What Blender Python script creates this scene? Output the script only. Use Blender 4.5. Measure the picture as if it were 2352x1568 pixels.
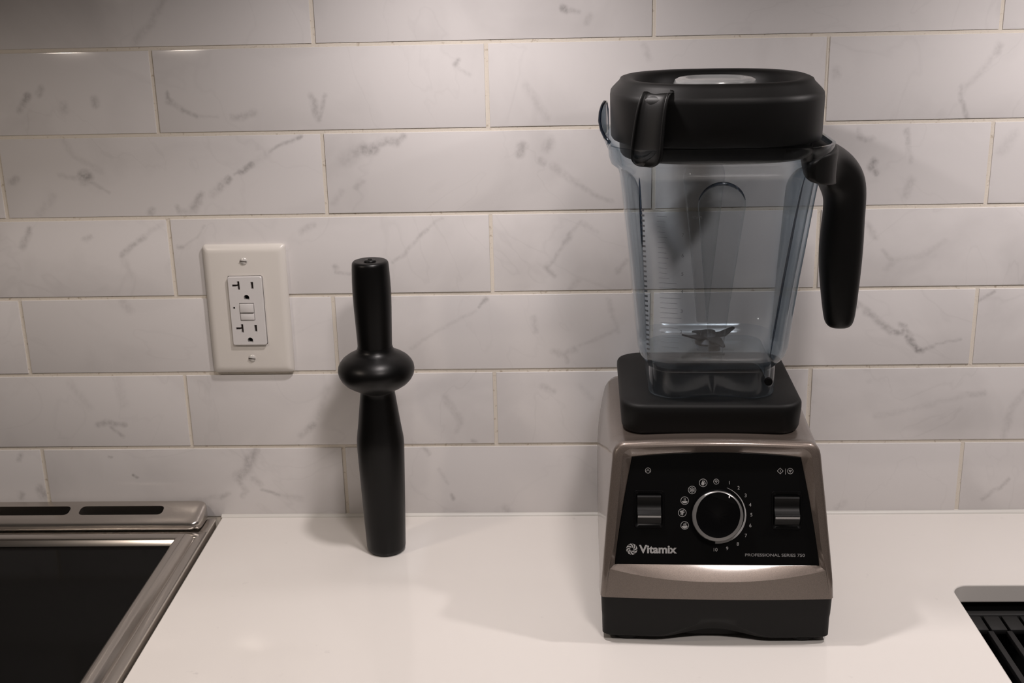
import bpy, bmesh, math, random
from mathutils import Vector, Matrix

random.seed(7)
SC = bpy.context.scene
for o in list(bpy.data.objects):
    bpy.data.objects.remove(o, do_unlink=True)
C = SC.collection
PI = math.pi

# ------------------------------------------------------------------ camera
cam_d = bpy.data.cameras.new('camera')
cam = bpy.data.objects.new('camera', cam_d)
C.objects.link(cam)
cam_d.sensor_fit = 'HORIZONTAL'
cam_d.sensor_width = 36.0
cam_d.lens = 2760.0 / 2352.0 * 36.0
cam_d.clip_start = 0.01
_R = Vector((0.99925577, 0.03197577, -0.02157444))
_U = Vector((0.01109711, 0.29735915, 0.9547012))
_F = Vector((-0.03694266, 0.9542301, -0.29678301))
M4 = Matrix.Identity(4)
for i in range(3):
    M4[i][0] = _R[i]; M4[i][1] = _U[i]; M4[i][2] = -_F[i]
M4[0][3], M4[1][3], M4[2][3] = 0.0511, -1.1293, 0.5385
cam.matrix_world = M4
SC.camera = cam

# ------------------------------------------------------------------ world, lamps, exposure
SC.view_settings.view_transform = 'Standard'
SC.view_settings.look = 'None'
SC.view_settings.gamma = 1.0
SC.view_settings.use_curve_mapping = False
SC.view_settings.exposure = -0.05
world = bpy.data.worlds.new('room_light')
SC.world = world
world.use_nodes = True
bg = world.node_tree.nodes['Background']
bg.inputs['Color'].default_value = (1.0, 0.87, 0.79, 1)
bg.inputs['Strength'].default_value = 0.03
LAMP_COL = (1.0, 0.92, 0.905)
WARM_COL = (1.0, 0.86, 0.74)
ROOM_COL = (1.0, 0.91, 0.875)
CAB_Z = 0.640
# two pucks under the upper cabinet, one warmer hood lamp over the range, one added overhead fill lamp standing in for room light
LAMPS = [(-0.02, -0.215, CAB_Z - 0.0145, 1.38, 0.018, LAMP_COL), (0.54, -0.235, CAB_Z - 0.0145, 1.66, 0.018, LAMP_COL), (-0.50, -0.40, 0.5545, 0.95, 0.03, WARM_COL),
         (0.45, -1.35, 1.55, 14.0, 0.14, ROOM_COL)]
for lx, ly, lz, le, lr, lc in LAMPS:
    ld = bpy.data.lights.new('lamp_light', 'AREA')
    ld.shape = 'DISK'; ld.size = lr * 2; ld.energy = le; ld.color = lc
    if lz > 0.6 and lz < 1: ld.spread = math.radians(162)
    lo = bpy.data.objects.new('lamp_light', ld)
    C.objects.link(lo)
    lo.location = (lx, ly, lz)

# ------------------------------------------------------------------ materials
def mat(name, col, rough=0.5, metal=0.0, spec=0.5, coat=0.0, coat_rough=0.05):
    m = bpy.data.materials.new(name); m.use_nodes = True
    b = m.node_tree.nodes['Principled BSDF']
    b.inputs['Base Color'].default_value = (*col, 1)
    b.inputs['Roughness'].default_value = rough
    b.inputs['Metallic'].default_value = metal
    b.inputs['Specular IOR Level'].default_value = spec
    b.inputs['Coat Weight'].default_value = coat
    b.inputs['Coat Roughness'].default_value = coat_rough
    return m

def nodes(m):
    return m.node_tree.nodes, m.node_tree.links, m.node_tree.nodes['Principled BSDF']

def add_bump(m, scale, strength, dist=0.0005, detail=3, stretch=None, kind='NOISE'):
    n, l, b = nodes(m)
    tc = n.new('ShaderNodeTexCoord')
    src = tc.outputs['Object']
    if stretch:
        mp = n.new('ShaderNodeMapping'); mp.inputs['Scale'].default_value = stretch
        l.new(src, mp.inputs['Vector']); src = mp.outputs['Vector']
    t = n.new('ShaderNodeTexNoise'); t.inputs['Scale'].default_value = scale; t.inputs['Detail'].default_value = detail
    l.new(src, t.inputs['Vector'])
    bp = n.new('ShaderNodeBump'); bp.inputs['Strength'].default_value = strength; bp.inputs['Distance'].default_value = dist
    l.new(t.outputs['Fac'], bp.inputs['Height'])
    l.new(bp.outputs['Normal'], b.inputs['Normal'])
    return t

def vary(m, scale, c0, c1, p0=0.35, p1=0.65, detail=3, stretch=None, socket='Base Color'):
    n, l, b = nodes(m)
    tc = n.new('ShaderNodeTexCoord'); src = tc.outputs['Object']
    if stretch:
        mp = n.new('ShaderNodeMapping'); mp.inputs['Scale'].default_value = stretch
        l.new(src, mp.inputs['Vector']); src = mp.outputs['Vector']
    t = n.new('ShaderNodeTexNoise'); t.inputs['Scale'].default_value = scale; t.inputs['Detail'].default_value = detail
    l.new(src, t.inputs['Vector'])
    r = n.new('ShaderNodeValToRGB')
    r.color_ramp.elements[0].position = p0; r.color_ramp.elements[0].color = (*c0, 1)
    r.color_ramp.elements[1].position = p1; r.color_ramp.elements[1].color = (*c1, 1)
    l.new(t.outputs['Fac'], r.inputs['Fac']); l.new(r.outputs['Color'], b.inputs[socket])

M_black = mat('black_plastic', (0.0026, 0.0025, 0.0024), 0.42, spec=0.24); add_bump(M_black, 900, 0.12, 0.0002)
M_blackm = mat('black_matte_plastic', (0.0034, 0.0033, 0.0032), 0.48, spec=0.24); add_bump(M_blackm, 1400, 0.15, 0.0002)
M_rubber = mat('black_rubber', (0.0040, 0.0039, 0.0038), 0.55, spec=0.24); add_bump(M_rubber, 1600, 0.12, 0.0002)
M_tamper = mat('tamper_black', (0.0022, 0.0021, 0.0021), 0.36, spec=0.26); add_bump(M_tamper, 1300, 0.10, 0.0002)
M_panel = mat('panel_black', (0.0022, 0.0022, 0.0023), 0.38, spec=0.15)
M_knob = mat('knob_black', (0.0020, 0.0020, 0.0023), 0.30, spec=0.16)
M_print = mat('grey_print', (0.34, 0.335, 0.33), 0.5)
M_printd = mat('grey_print_dim', (0.21, 0.207, 0.205), 0.5)
M_chrome = mat('satin_ring', (0.55, 0.54, 0.53), 0.28, metal=0.85)
M_white = mat('white_plastic', (0.70, 0.665, 0.62), 0.32); 
M_white2 = mat('white_device', (0.66, 0.64, 0.63), 0.35)
M_slot = mat('socket_slot', (0.045, 0.032, 0.026), 0.7)
M_dark = mat('dark_cavity', (0.003, 0.003, 0.003), 0.8, spec=0.1)
M_screw = mat('painted_screw', (0.62, 0.60, 0.57), 0.3, metal=0.2)
M_steel = mat('brushed_steel', (0.58, 0.545, 0.51), 0.28, metal=1.0)
add_bump(M_steel, 60, 0.03, 0.0002, 4, stretch=(0.6, 30, 30))
M_steely = mat('brushed_steel_side', (0.60, 0.565, 0.53), 0.22, metal=1.0)

M_cook = mat('black_ceramic_glass', (0.0018, 0.0018, 0.0017), 0.12, spec=0.07)
M_sink = mat('black_sink', (0.006, 0.006, 0.006), 0.6, spec=0.2)
M_rack = mat('black_rack', (0.014, 0.014, 0.014), 0.5, spec=0.3)
M_cab = mat('cabinet_white', (0.62, 0.60, 0.57), 0.4)
M_blade = mat('blade_steel', (0.07, 0.07, 0.074), 0.5, metal=1.0)
M_caulk = mat('caulk_white', (0.68, 0.66, 0.62), 0.4)

# taupe metallic paint with fine flakes
M_silver = mat('taupe_metallic_paint', (0.20, 0.165, 0.145), 0.36, metal=0.55, coat=0.7, coat_rough=0.09)
n, l, b = nodes(M_silver)
tc = n.new('ShaderNodeTexCoord')
vo = n.new('ShaderNodeTexVoronoi'); vo.inputs['Scale'].default_value = 3200
l.new(tc.outputs['Object'], vo.inputs['Vector'])
rp = n.new('ShaderNodeValToRGB')
rp.color_ramp.elements[0].position = 0.0; rp.color_ramp.elements[0].color = (0.125, 0.101, 0.085, 1)
rp.color_ramp.elements[1].position = 1.0; rp.color_ramp.elements[1].color = (0.190, 0.155, 0.132, 1)
l.new(vo.outputs['Color'], rp.inputs['Fac']); l.new(rp.outputs['Color'], b.inputs['Base Color'])
bp = n.new('ShaderNodeBump'); bp.inputs['Strength'].default_value = 0.14; bp.inputs['Distance'].default_value = 0.0002
l.new(vo.outputs['Color'], bp.inputs['Height']); l.new(bp.outputs['Normal'], b.inputs['Normal'])

def clear_mat(name, tint, gloss=1.0, rough=0.12, k=1.0):
    """clear plastic wall: absorbs more along slanted paths (Beer's law), reflects by Fresnel"""
    m = bpy.data.materials.new(name); m.use_nodes = True
    nt = m.node_tree; nt.nodes.clear(); n = nt.nodes; l = nt.links
    out = n.new('ShaderNodeOutputMaterial')
    geo = n.new('ShaderNodeNewGeometry')
    dot = n.new('ShaderNodeVectorMath'); dot.operation = 'DOT_PRODUCT'
    l.new(geo.outputs['Normal'], dot.inputs[0]); l.new(geo.outputs['Incoming'], dot.inputs[1])
    ab = n.new('ShaderNodeMath'); ab.operation = 'ABSOLUTE'; l.new(dot.outputs['Value'], ab.inputs[0])
    # refracted cosine inside the wall, so the path never gets longer than ~1.4 walls, plus a thin rim
    mx = n.new('ShaderNodeMath'); mx.operation = 'MAXIMUM'; mx.inputs[1].default_value = 0.12; l.new(ab.outputs[0], mx.inputs[0])
    inv = n.new('ShaderNodeMath'); inv.operation = 'DIVIDE'; inv.inputs[0].default_value = k; l.new(mx.outputs[0], inv.inputs[1])
    gam = n.new('ShaderNodeGamma'); gam.inputs['Color'].default_value = (*tint, 1); l.new(inv.outputs[0], gam.inputs['Gamma'])
    tr = n.new('ShaderNodeBsdfTransparent'); l.new(gam.outputs['Color'], tr.inputs['Color'])
    gl = n.new('ShaderNodeBsdfGlossy'); gl.inputs['Roughness'].default_value = rough
    gl.inputs['Color'].default_value = (gloss, gloss, gloss, 1)
    fr = n.new('ShaderNodeFresnel'); fr.inputs['IOR'].default_value = 1.5
    # same Fresnel from either side of the sheet
    frb = n.new('ShaderNodeMath'); frb.operation = 'SUBTRACT'; frb.inputs[0].default_value = 1.0; l.new(ab.outputs[0], frb.inputs[1])
    pw = n.new('ShaderNodeMath'); pw.operation = 'POWER'; pw.inputs[1].default_value = 5.0; l.new(frb.outputs[0], pw.inputs[0])
    ml = n.new('ShaderNodeMath'); ml.operation = 'MULTIPLY_ADD'; ml.inputs[1].default_value = 0.95; ml.inputs[2].default_value = 0.038
    l.new(pw.outputs[0], ml.inputs[0])
    mix = n.new('ShaderNodeMixShader')
    l.new(ml.outputs[0], mix.inputs['Fac']); l.new(tr.outputs[0], mix.inputs[1]); l.new(gl.outputs[0], mix.inputs[2])
    l.new(mix.outputs[0], out.inputs['Surface'])
    return m
M_jar = clear_mat('smoky_clear_plastic', (0.915, 0.934, 0.948))
M_rib = clear_mat('clear_plastic_rib', (0.90, 0.91, 0.917))
M_lip = clear_mat('clear_lip_edge', (0.42, 0.47, 0.54))
M_cap = mat('smoky_cap_plastic', (0.21, 0.215, 0.215), 0.25, spec=0.5, coat=0.6)

# white quartz counter with faint flecks
M_quartz = mat('white_quartz', (0.80, 0.765, 0.725), 0.10, spec=0.5)
n, l, b = nodes(M_quartz)
g = n.new('ShaderNodeNewGeometry')
t1 = n.new('ShaderNodeTexNoise'); t1.inputs['Scale'].default_value = 22; t1.inputs['Detail'].default_value = 6; t1.inputs['Roughness'].default_value = 0.75
t2 = n.new('ShaderNodeTexNoise'); t2.inputs['Scale'].default_value = 130; t2.inputs['Detail'].default_value = 3
l.new(g.outputs['Position'], t1.inputs['Vector']); l.new(g.outputs['Position'], t2.inputs['Vector'])
r1 = n.new('ShaderNodeMapRange'); r1.inputs['From Min'].default_value = 0.60; r1.inputs['From Max'].default_value = 0.70
r2 = n.new('ShaderNodeMapRange'); r2.inputs['From Min'].default_value = 0.58; r2.inputs['From Max'].default_value = 0.70
l.new(t1.outputs['Fac'], r1.inputs['Value']); l.new(t2.outputs['Fac'], r2.inputs['Value'])
mu = n.new('ShaderNodeMath'); mu.operation = 'MULTIPLY'; l.new(r1.outputs[0], mu.inputs[0]); l.new(r2.outputs[0], mu.inputs[1])
mi = n.new('ShaderNodeMix'); mi.data_type = 'RGBA'
mi.inputs[6].default_value = (0.80, 0.765, 0.725, 1); mi.inputs[7].default_value = (0.55, 0.52, 0.50, 1)
ms = n.new('ShaderNodeMath'); ms.operation = 'MULTIPLY'; ms.inputs[1].default_value = 0.55; l.new(mu.outputs[0], ms.inputs[0])
l.new(ms.outputs[0], mi.inputs[0]); l.new(mi.outputs[2], b.inputs['Base Color'])

# grout
M_grout = mat('grout', (0.66, 0.60, 0.52), 0.85, spec=0.2)
vary(M_grout, 260, (0.44, 0.37, 0.29), (0.70, 0.645, 0.565), 0.24, 0.38)
add_bump(M_grout, 700, 0.4, 0.0006)

# ------------------------------------------------------------------ mesh helpers
def obj(name, me, m=None, parent=None, smooth=35):
    o = bpy.data.objects.new(name, me)
    C.objects.link(o)
    if m is not None and len(me.materials) == 0:
        me.materials.append(m)
    if parent is not None:
        o.parent = parent
    if smooth:
        me.polygons.foreach_set('use_smooth', [True] * len(me.polygons))
        me.set_sharp_from_angle(angle=math.radians(smooth))
    return o

def mesh(name, verts, faces):
    me = bpy.data.meshes.new(name)
    me.from_pydata([tuple(v) for v in verts], [], faces)
    bm = bmesh.new(); bm.from_mesh(me)
    bmesh.ops.recalc_face_normals(bm, faces=bm.faces)
    bm.to_mesh(me); bm.free(); me.update()
    return me

def from_bm(name, bm):
    bmesh.ops.recalc_face_normals(bm, faces=bm.faces)
    me = bpy.data.meshes.new(name); bm.to_mesh(me); bm.free(); return me

def loft(name, rings, cap0=True, cap1=True, closed=True, loop=False):
    n = len(rings[0]); V = [p for r in rings for p in r]; F = []
    m = len(rings)
    for i in range(m if loop else m - 1):
        a = i * n; b2 = ((i + 1) % m) * n
        for j in range(n if closed else n - 1):
            k = (j + 1) % n
            F.append((a + j, a + k, b2 + k, b2 + j))
    if cap0 and not loop: F.append(tuple(range(n))[::-1])
    if cap1 and not loop: F.append(tuple(range((m - 1) * n, m * n)))
    return mesh(name, V, F)

def lathe(name, prof, seg=48, c=(0, 0)):
    rings = []
    for r, z in prof:
        r = max(r, 1e-5)
        rings.append([(c[0] + r * math.cos(2 * PI * j / seg), c[1] + r * math.sin(2 * PI * j / seg), z) for j in range(seg)])
    return loft(name, rings)

def rrect(a, b2, r, z, cx=0.0, cy=0.0, n=7, bow=0.0):
    """rounded rectangle ring, half sizes a,b2; bow pushes the -y side outwards"""
    r = min(r, a - 1e-5, b2 - 1e-5); P = []
    for sx, sy, a0 in ((1, 1, 0), (-1, 1, 90), (-1, -1, 180), (1, -1, 270)):
        for k in range(n + 1):
            t = math.radians(a0 + 90 * k / n)
            P.append([sx * (a - r) + r * math.cos(t), sy * (b2 - r) + r * math.sin(t)])
    # extra points along straights
    Q = []
    for i, p in enumerate(P):
        q = P[(i + 1) % len(P)]; d = math.hypot(q[0] - p[0], q[1] - p[1])
        m = max(1, int(d / 0.012)) if (i % (n + 1)) == n else 1
        for k in range(m):
            f = k / m; Q.append([p[0] + (q[0] - p[0]) * f, p[1] + (q[1] - p[1]) * f])
    out = []
    for x, y in Q:
        if bow and y < 0: y -= bow * max(0, 1 - (x / a) ** 2) * min(1, -y / (b2 - r))
        out.append((cx + x, cy + y, z))
    return out

def rrect_n(a, b2, r, z, cx=0.0, cy=0.0, n=8, m=12):
    """same point count whatever the size (for lofting between sizes)"""
    r = min(r, a * 0.999, b2 * 0.999); P = []
    cs = []
    for sx, sy, a0 in ((1, 1, 0), (-1, 1, 90), (-1, -1, 180), (1, -1, 270)):
        cs.append([(sx * (a - r) + r * math.cos(math.radians(a0 + 90 * k / n)), sy * (b2 - r) + r * math.sin(math.radians(a0 + 90 * k / n))) for k in range(n + 1)])
    for i in range(4):
        P += cs[i]; p = cs[i][-1]; q = cs[(i + 1) % 4][0]
        for k in range(1, m):
            f = k / m; P.append((p[0] + (q[0] - p[0]) * f, p[1] + (q[1] - p[1]) * f))
    return [(cx + x, cy + y, z) for x, y in P]

def sup(a, b2, e, z, cx=0.0, cy=0.0, n=96):
    out = []
    for j in range(n):
        t = 2 * PI * j / n; c = math.cos(t); s = math.sin(t)
        out.append((cx + a * math.copysign(abs(c) ** (2 / e), c), cy + b2 * math.copysign(abs(s) ** (2 / e), s), z))
    return out

def box_bm(bm, x0, x1, y0, y1, z0, z1, bev=0.0, seg=2):
    r = bmesh.ops.create_cube(bm, size=1.0)
    for v in r['verts']:
        v.co = Vector((x0 + (v.co.x + .5) * (x1 - x0), y0 + (v.co.y + .5) * (y1 - y0), z0 + (v.co.z + .5) * (z1 - z0)))
    if bev:
        es = list({e for v in r['verts'] for e in v.link_edges})
        bmesh.ops.bevel(bm, geom=es, offset=bev, segments=seg, affect='EDGES', profile=0.5)

def box(name, x0, x1, y0, y1, z0, z1, m, parent=None, bev=0.0, seg=2):
    bm = bmesh.new(); box_bm(bm, x0, x1, y0, y1, z0, z1, bev, seg)
    return obj(name, from_bm(name, bm), m, parent)

def empty(name, loc=(0, 0, 0), rz=0.0, label=None, cat=None, group=None):
    o = bpy.data.objects.new(name, None); C.objects.link(o)
    o.location = loc; o.rotation_euler = (0, 0, rz); o.empty_display_size = 0.02
    return tag(o, label, cat, group)

def tag(o, label=None, cat=None, group=None, kind=None):
    if label: o['label'] = label
    if cat: o['category'] = cat
    if group: o['group'] = group
    if kind: o['kind'] = kind
    return o

def boolean(o, cutters):
    """cut real holes: apply difference with each cutter mesh object, then drop the cutters"""
    for c in cutters:
        md = o.modifiers.new('cut', 'BOOLEAN'); md.object = c; md.operation = 'DIFFERENCE'; md.solver = 'EXACT'
    bpy.context.view_layer.update()
    me = bpy.data.meshes.new_from_object(o.evaluated_get(bpy.context.evaluated_depsgraph_get()))
    o.modifiers.clear(); o.data = me
    for c in cutters: bpy.data.objects.remove(c, do_unlink=True)
    me.polygons.foreach_set('use_smooth', [True] * len(me.polygons))
    me.set_sharp_from_angle(angle=math.radians(30))
    return o

def extrude_poly(name, pts, O, X, T, N, h0, h1):
    """flat polygon given in plane coordinates (metres), extruded from h0 to h1 along N"""
    n = len(pts)
    f = lambda p, h: O + X * p[0] + T * p[1] + N * h
    V = [f(p, h0) for p in pts] + [f(p, h1) for p in pts]
    F = [tuple(range(n))[::-1], tuple(range(n, 2 * n))] + [(i, (i + 1) % n, n + (i + 1) % n, n + i) for i in range(n)]
    return V, F

# ------------------------------------------------------------------ setting: tiled wall
U_ = 0.0793
PITCH = 3.9258 * U_
GROUT = 0.0035
XO = -2.1086 * U_ ; XE = -4.0590 * U_
FACE = 0.0
wall = box('wall_back', -1.25, 1.35, 0.0011, 0.10, -0.9, 1.55, M_grout)
tag(wall, 'marble look subway tile backsplash with cream grout', None, kind='structure')

VEINS = [
 (2.3,0.25,[(-304.1,517.3),(-318.5,496.4),(-334.5,481.2)]),
 (1.8,0.8,[(60.4,501.7),(63.1,500.5)]),
 (1.3,0.35,[(63.1,500.5),(74.1,498.8)]),
 (2.0,0.3,[(84.7,494.8),(82.8,489.5)]),
 (2.0,0.8,[(-441.2,434.1),(-444.9,428.9)]),
 (2.3,0.4,[(-444.9,428.9),(-451.4,421.0)]),
 (2.3,0.45,[(-428.4,439.5),(-430.5,436.3)]),
 (2.3,0.5,[(-378.8,430.1),(-378.8,423.7)]),
 (2.6,0.3,[(-408.7,423.4),(-409.1,420.2)]),
 (1.3,0.55,[(-309.9,434.1),(-309.5,429.7)]),
 (1.5,0.6,[(-309.5,429.7),(-306.9,427.2)]),
 (1.8,0.35,[(-309.5,426.4),(-296.3,418.2)]),
 (1.3,0.5,[(-297.1,419.0),(-283.8,411.5)]),
 (1.0,0.22,[(-283.8,411.5),(-264.1,410.7)]),
 (2.0,0.4,[(-249.7,409.7),(-239.3,410.7),(-229.5,414.5)]),
 (1.5,0.4,[(-174.8,428.8),(-172.7,422.8)]),
 (2.0,0.5,[(-172.7,424.0),(-171.3,414.7)]),
 (2.0,0.45,[(-171.3,414.7),(-169.3,407.8)]),
 (1.5,0.4,[(-160.9,428.5),(-164.8,419.8)]),
 (1.3,0.4,[(-164.8,419.8),(-167.5,409.4)]),
 (1.5,0.55,[(-36.0,458.6),(-39.4,454.7)]),
 (1.3,0.2,[(-39.4,453.9),(-26.4,445.0)]),
 (2.6,0.2,[(25.2,435.0),(36.2,417.8),(44.1,405.6)]),
 (2.0,0.25,[(133.4,468.1),(139.1,456.4)]),
 (2.3,0.35,[(454.5,462.5),(451.7,455.3)]),
 (2.0,0.2,[(451.7,455.3),(435.0,433.2),(423.0,423.7)]),
 (1.3,0.35,[(422.8,425.6),(423.8,413.9)]),
 (1.5,0.5,[(423.8,413.9),(427.7,405.9),(430.7,398.7)]),
 (2.6,0.3,[(308.7,443.4),(309.4,438.7)]),
 (3.1,0.85,[(-399.9,356.7),(-394.3,357.5)]),
 (2.8,0.4,[(-399.3,351.7),(-395.6,354.1)]),
 (1.3,0.3,[(-395.6,354.1),(-376.1,341.2)]),
 (1.8,0.25,[(-421.1,358.7),(-401.8,355.1)]),
 (2.0,0.18,[(-415.6,393.4),(-405.3,376.8),(-381.9,362.3)]),
 (2.3,0.45,[(-469.0,352.8),(-463.8,356.1)]),
 (2.8,0.18,[(-430.5,339.6),(-445.9,321.1)]),
 (1.3,0.7,[(-186.5,391.1),(-190.4,389.5)]),
 (1.3,0.5,[(-190.4,389.5),(-198.8,386.8),(-205.3,383.7)]),
 (1.0,0.5,[(-205.3,383.7),(-218.2,377.7)]),
 (2.0,0.15,[(-218.2,377.7),(-237.1,365.7)]),
 (1.8,0.75,[(-235.8,366.1),(-241.5,362.9),(-247.2,359.2)]),
 (1.0,0.4,[(-247.2,359.2),(-253.3,356.8)]),
 (2.0,0.7,[(-259.1,353.2),(-261.4,350.3)]),
 (1.8,0.6,[(-266.4,346.6),(-268.4,343.7)]),
 (2.6,0.25,[(-263.7,348.7),(-275.2,338.4)]),
 (2.3,0.6,[(-287.1,336.9),(-290.5,332.3)]),
 (2.8,0.55,[(-290.6,331.5),(-296.3,324.8)]),
 (2.3,0.25,[(-293.4,324.7),(-308.6,320.7)]),
 (1.8,0.45,[(-311.5,325.4),(-310.6,321.6)]),
 (2.0,0.45,[(-336.2,323.7),(-337.9,320.3)]),
 (1.8,0.65,[(-89.1,390.2),(-92.5,387.8)]),
 (2.6,0.6,[(-97.2,385.1),(-105.3,386.4)]),
 (2.3,0.5,[(-105.3,386.4),(-113.7,383.3),(-117.2,380.1)]),
 (3.1,0.7,[(-118.1,379.3),(-124.4,376.6),(-128.4,378.7)]),
 (3.1,0.4,[(-128.4,378.7),(-135.6,375.5)]),
 (4.1,0.2,[(-135.6,375.5),(-147.6,368.3)]),
 (2.6,0.6,[(21.3,379.0),(18.8,372.1)]),
 (2.8,0.35,[(48.3,383.8),(43.3,376.6)]),
 (2.0,0.4,[(38.7,365.2),(41.5,363.5)]),
 (2.3,0.25,[(49.7,359.3),(57.8,352.6),(72.1,343.3)]),
 (1.5,0.3,[(72.1,343.3),(90.5,330.5),(104.9,325.3)]),
 (1.8,0.3,[(-138.0,342.5),(-131.5,346.5)]),
 (2.0,0.2,[(-160.7,326.9),(-151.6,338.5)]),
 (1.5,0.25,[(332.7,387.7),(333.8,382.9)]),
 (1.8,0.35,[(333.9,381.7),(339.6,378.8),(345.2,379.5)]),
 (1.5,0.4,[(376.9,387.0),(378.7,374.9)]),
 (1.5,0.25,[(378.7,374.9),(382.7,358.7)]),
 (2.3,0.8,[(348.6,358.8),(346.9,354.4)]),
 (1.5,0.6,[(350.3,350.7),(352.9,347.8)]),
 (2.3,0.3,[(385.2,341.5),(379.5,326.0)]),
 (3.1,0.2,[(475.4,382.0),(465.1,366.2)]),
 (1.5,0.6,[(-458.2,306.8),(-459.5,303.3)]),
 (2.0,0.4,[(-459.5,303.3),(-464.2,294.3)]),
 (2.6,0.45,[(-464.7,294.3),(-466.5,290.9)]),
 (1.8,0.35,[(-399.7,298.6),(-405.3,295.2)]),
 (1.5,0.2,[(-328.0,310.0),(-347.2,297.8)]),
 (1.8,0.5,[(-347.3,297.0),(-361.2,288.1),(-370.4,278.7)]),
 (2.0,0.15,[(-370.5,277.8),(-364.5,259.4)]),
 (1.3,0.35,[(-315.1,287.0),(-310.1,286.1)]),
 (1.0,0.2,[(-310.1,286.1),(-294.1,296.2),(-286.6,307.6)]),
 (2.0,0.3,[(-180.2,306.0),(-193.3,300.3)]),
 (1.0,0.2,[(-57.0,311.8),(-72.0,301.5)]),
 (1.5,0.4,[(-72.1,301.0),(-78.7,294.3)]),
 (1.3,0.3,[(-78.7,294.3),(-94.2,277.4),(-106.0,268.9)]),
 (1.5,0.5,[(-163.0,266.3),(-161.4,264.5)]),
 (1.3,0.3,[(-161.4,264.5),(-162.1,260.2),(-149.1,258.2)]),
 (1.3,0.25,[(76.0,306.0),(68.9,297.3)]),
 (1.8,0.4,[(66.0,293.9),(60.5,286.3)]),
 (1.3,0.3,[(60.5,286.3),(50.7,271.9),(42.2,260.0)]),
 (1.8,0.4,[(42.2,260.8),(49.3,253.8)]),
 (1.5,0.2,[(76.0,306.0),(90.5,294.8)]),
 (1.8,0.3,[(119.7,267.5),(110.6,257.3)]),
 (2.0,0.2,[(71.5,247.9),(65.2,241.4)]),
 (2.0,0.3,[(346.8,299.4),(354.6,286.7)]),
 (1.3,0.3,[(362.9,273.9),(373.4,264.8)]),
 (1.8,0.15,[(373.4,264.8),(397.0,267.1),(420.4,281.5)]),
 (2.0,0.18,[(372.7,263.1),(367.0,256.8)]),
 (3.1,0.25,[(-374.9,233.9),(-370.4,224.1)]),
 (1.5,0.55,[(-15.9,231.1),(-18.9,228.5)]),
 (1.0,0.5,[(-18.9,228.5),(-25.1,222.4)]),
 (1.3,0.18,[(-28.6,218.5),(-63.5,201.1),(-92.3,181.2)]),
 (1.8,0.25,[(102.3,227.8),(104.9,216.8)]),
 (1.5,0.18,[(104.9,216.8),(111.7,195.9)]),
 (1.3,0.2,[(109.6,197.7),(73.3,181.5)]),
 (2.0,0.3,[(28.8,211.1),(30.7,197.7)]),
 (2.3,0.3,[(47.6,176.9),(59.5,172.7),(69.0,178.0)]),
 (1.5,0.3,[(60.4,172.7),(61.2,165.0)]),
 (2.0,0.6,[(337.4,220.4),(340.9,218.6)]),
 (1.5,0.3,[(340.6,223.9),(353.3,213.2)]),
 (2.3,0.5,[(351.2,213.7),(364.4,203.4)]),
 (2.3,0.55,[(364.4,203.4),(375.6,193.6)]),
 (2.0,0.75,[(376.9,192.7),(386.2,191.7)]),
 (1.5,0.6,[(386.2,191.7),(388.5,194.8)]),
 (1.5,0.45,[(383.9,200.1),(389.9,197.9),(394.7,189.8)]),
 (1.8,0.85,[(392.7,188.1),(397.9,180.9)]),
 (1.8,0.9,[(397.9,180.9),(403.5,173.7),(407.7,172.8)]),
 (1.3,0.4,[(408.5,174.1),(418.7,177.1)]),
 (1.0,0.3,[(420.6,179.8),(443.2,184.4)]),
 (1.0,0.5,[(471.2,232.2),(465.3,229.2)]),
 (1.0,0.35,[(465.3,229.2),(456.5,221.5)]),
 (2.0,0.5,[(-416.5,103.0),(-407.2,105.7),(-397.0,104.7)]),
 (1.8,0.5,[(-397.0,104.7),(-388.6,103.7)]),
 (1.3,0.45,[(-403.3,101.0),(-392.5,89.9)]),
 (2.6,0.18,[(-439.8,148.3),(-423.1,122.4)]),
 (3.1,0.15,[(-390.4,152.4),(-387.0,124.4)]),
 (2.0,0.18,[(-178.7,141.0),(-190.7,108.5)]),
 (1.8,0.45,[(-195.6,101.4),(-199.4,98.2)]),
 (2.0,0.3,[(-200.4,96.8),(-209.8,89.7)]),
 (2.3,0.25,[(-61.0,129.6),(-47.4,106.2)]),
 (1.8,0.2,[(-45.3,104.7),(-50.1,93.0)]),
 (1.3,0.4,[(-35.0,83.5),(-30.6,82.0)]),
 (2.3,0.3,[(36.3,139.7),(47.1,135.0)]),
 (2.3,0.15,[(73.1,140.7),(86.1,126.7)]),
 (2.3,0.25,[(510.2,129.4),(500.4,113.5),(494.9,83.5)]),
 (1.8,0.3,[(472.2,128.8),(454.6,126.7)]),
 (2.0,0.15,[(454.6,126.7),(404.8,113.0),(366.8,105.6)]),
 (2.3,0.45,[(-256.5,74.9),(-261.9,65.3)]),
 (3.3,0.5,[(-262.8,65.3),(-267.5,52.8)]),
 (3.6,0.5,[(-267.5,51.8),(-276.3,44.6)]),
 (2.3,0.4,[(-277.3,43.2),(-275.6,37.3)]),
 (1.8,0.3,[(-275.6,37.3),(-270.5,28.5),(-275.9,24.1)]),
 (1.8,0.4,[(-290.7,26.2),(-297.4,22.8)]),
 (1.8,0.2,[(-297.4,22.8),(-328.8,18.1)]),
 (2.0,0.3,[(-263.0,42.1),(-254.4,36.2)]),
 (1.3,0.5,[(-253.1,30.3),(-237.3,24.3)]),
 (2.3,0.2,[(-237.3,24.3),(-215.0,19.8)]),
 (1.0,0.8,[(-385.2,47.9),(-382.0,44.4)]),
 (1.0,0.55,[(-410.0,68.4),(-406.4,68.4)]),
 (1.8,0.45,[(-501.5,70.6),(-504.0,65.8)]),
 (3.1,0.6,[(-486.3,33.0),(-482.8,25.0)]),
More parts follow.
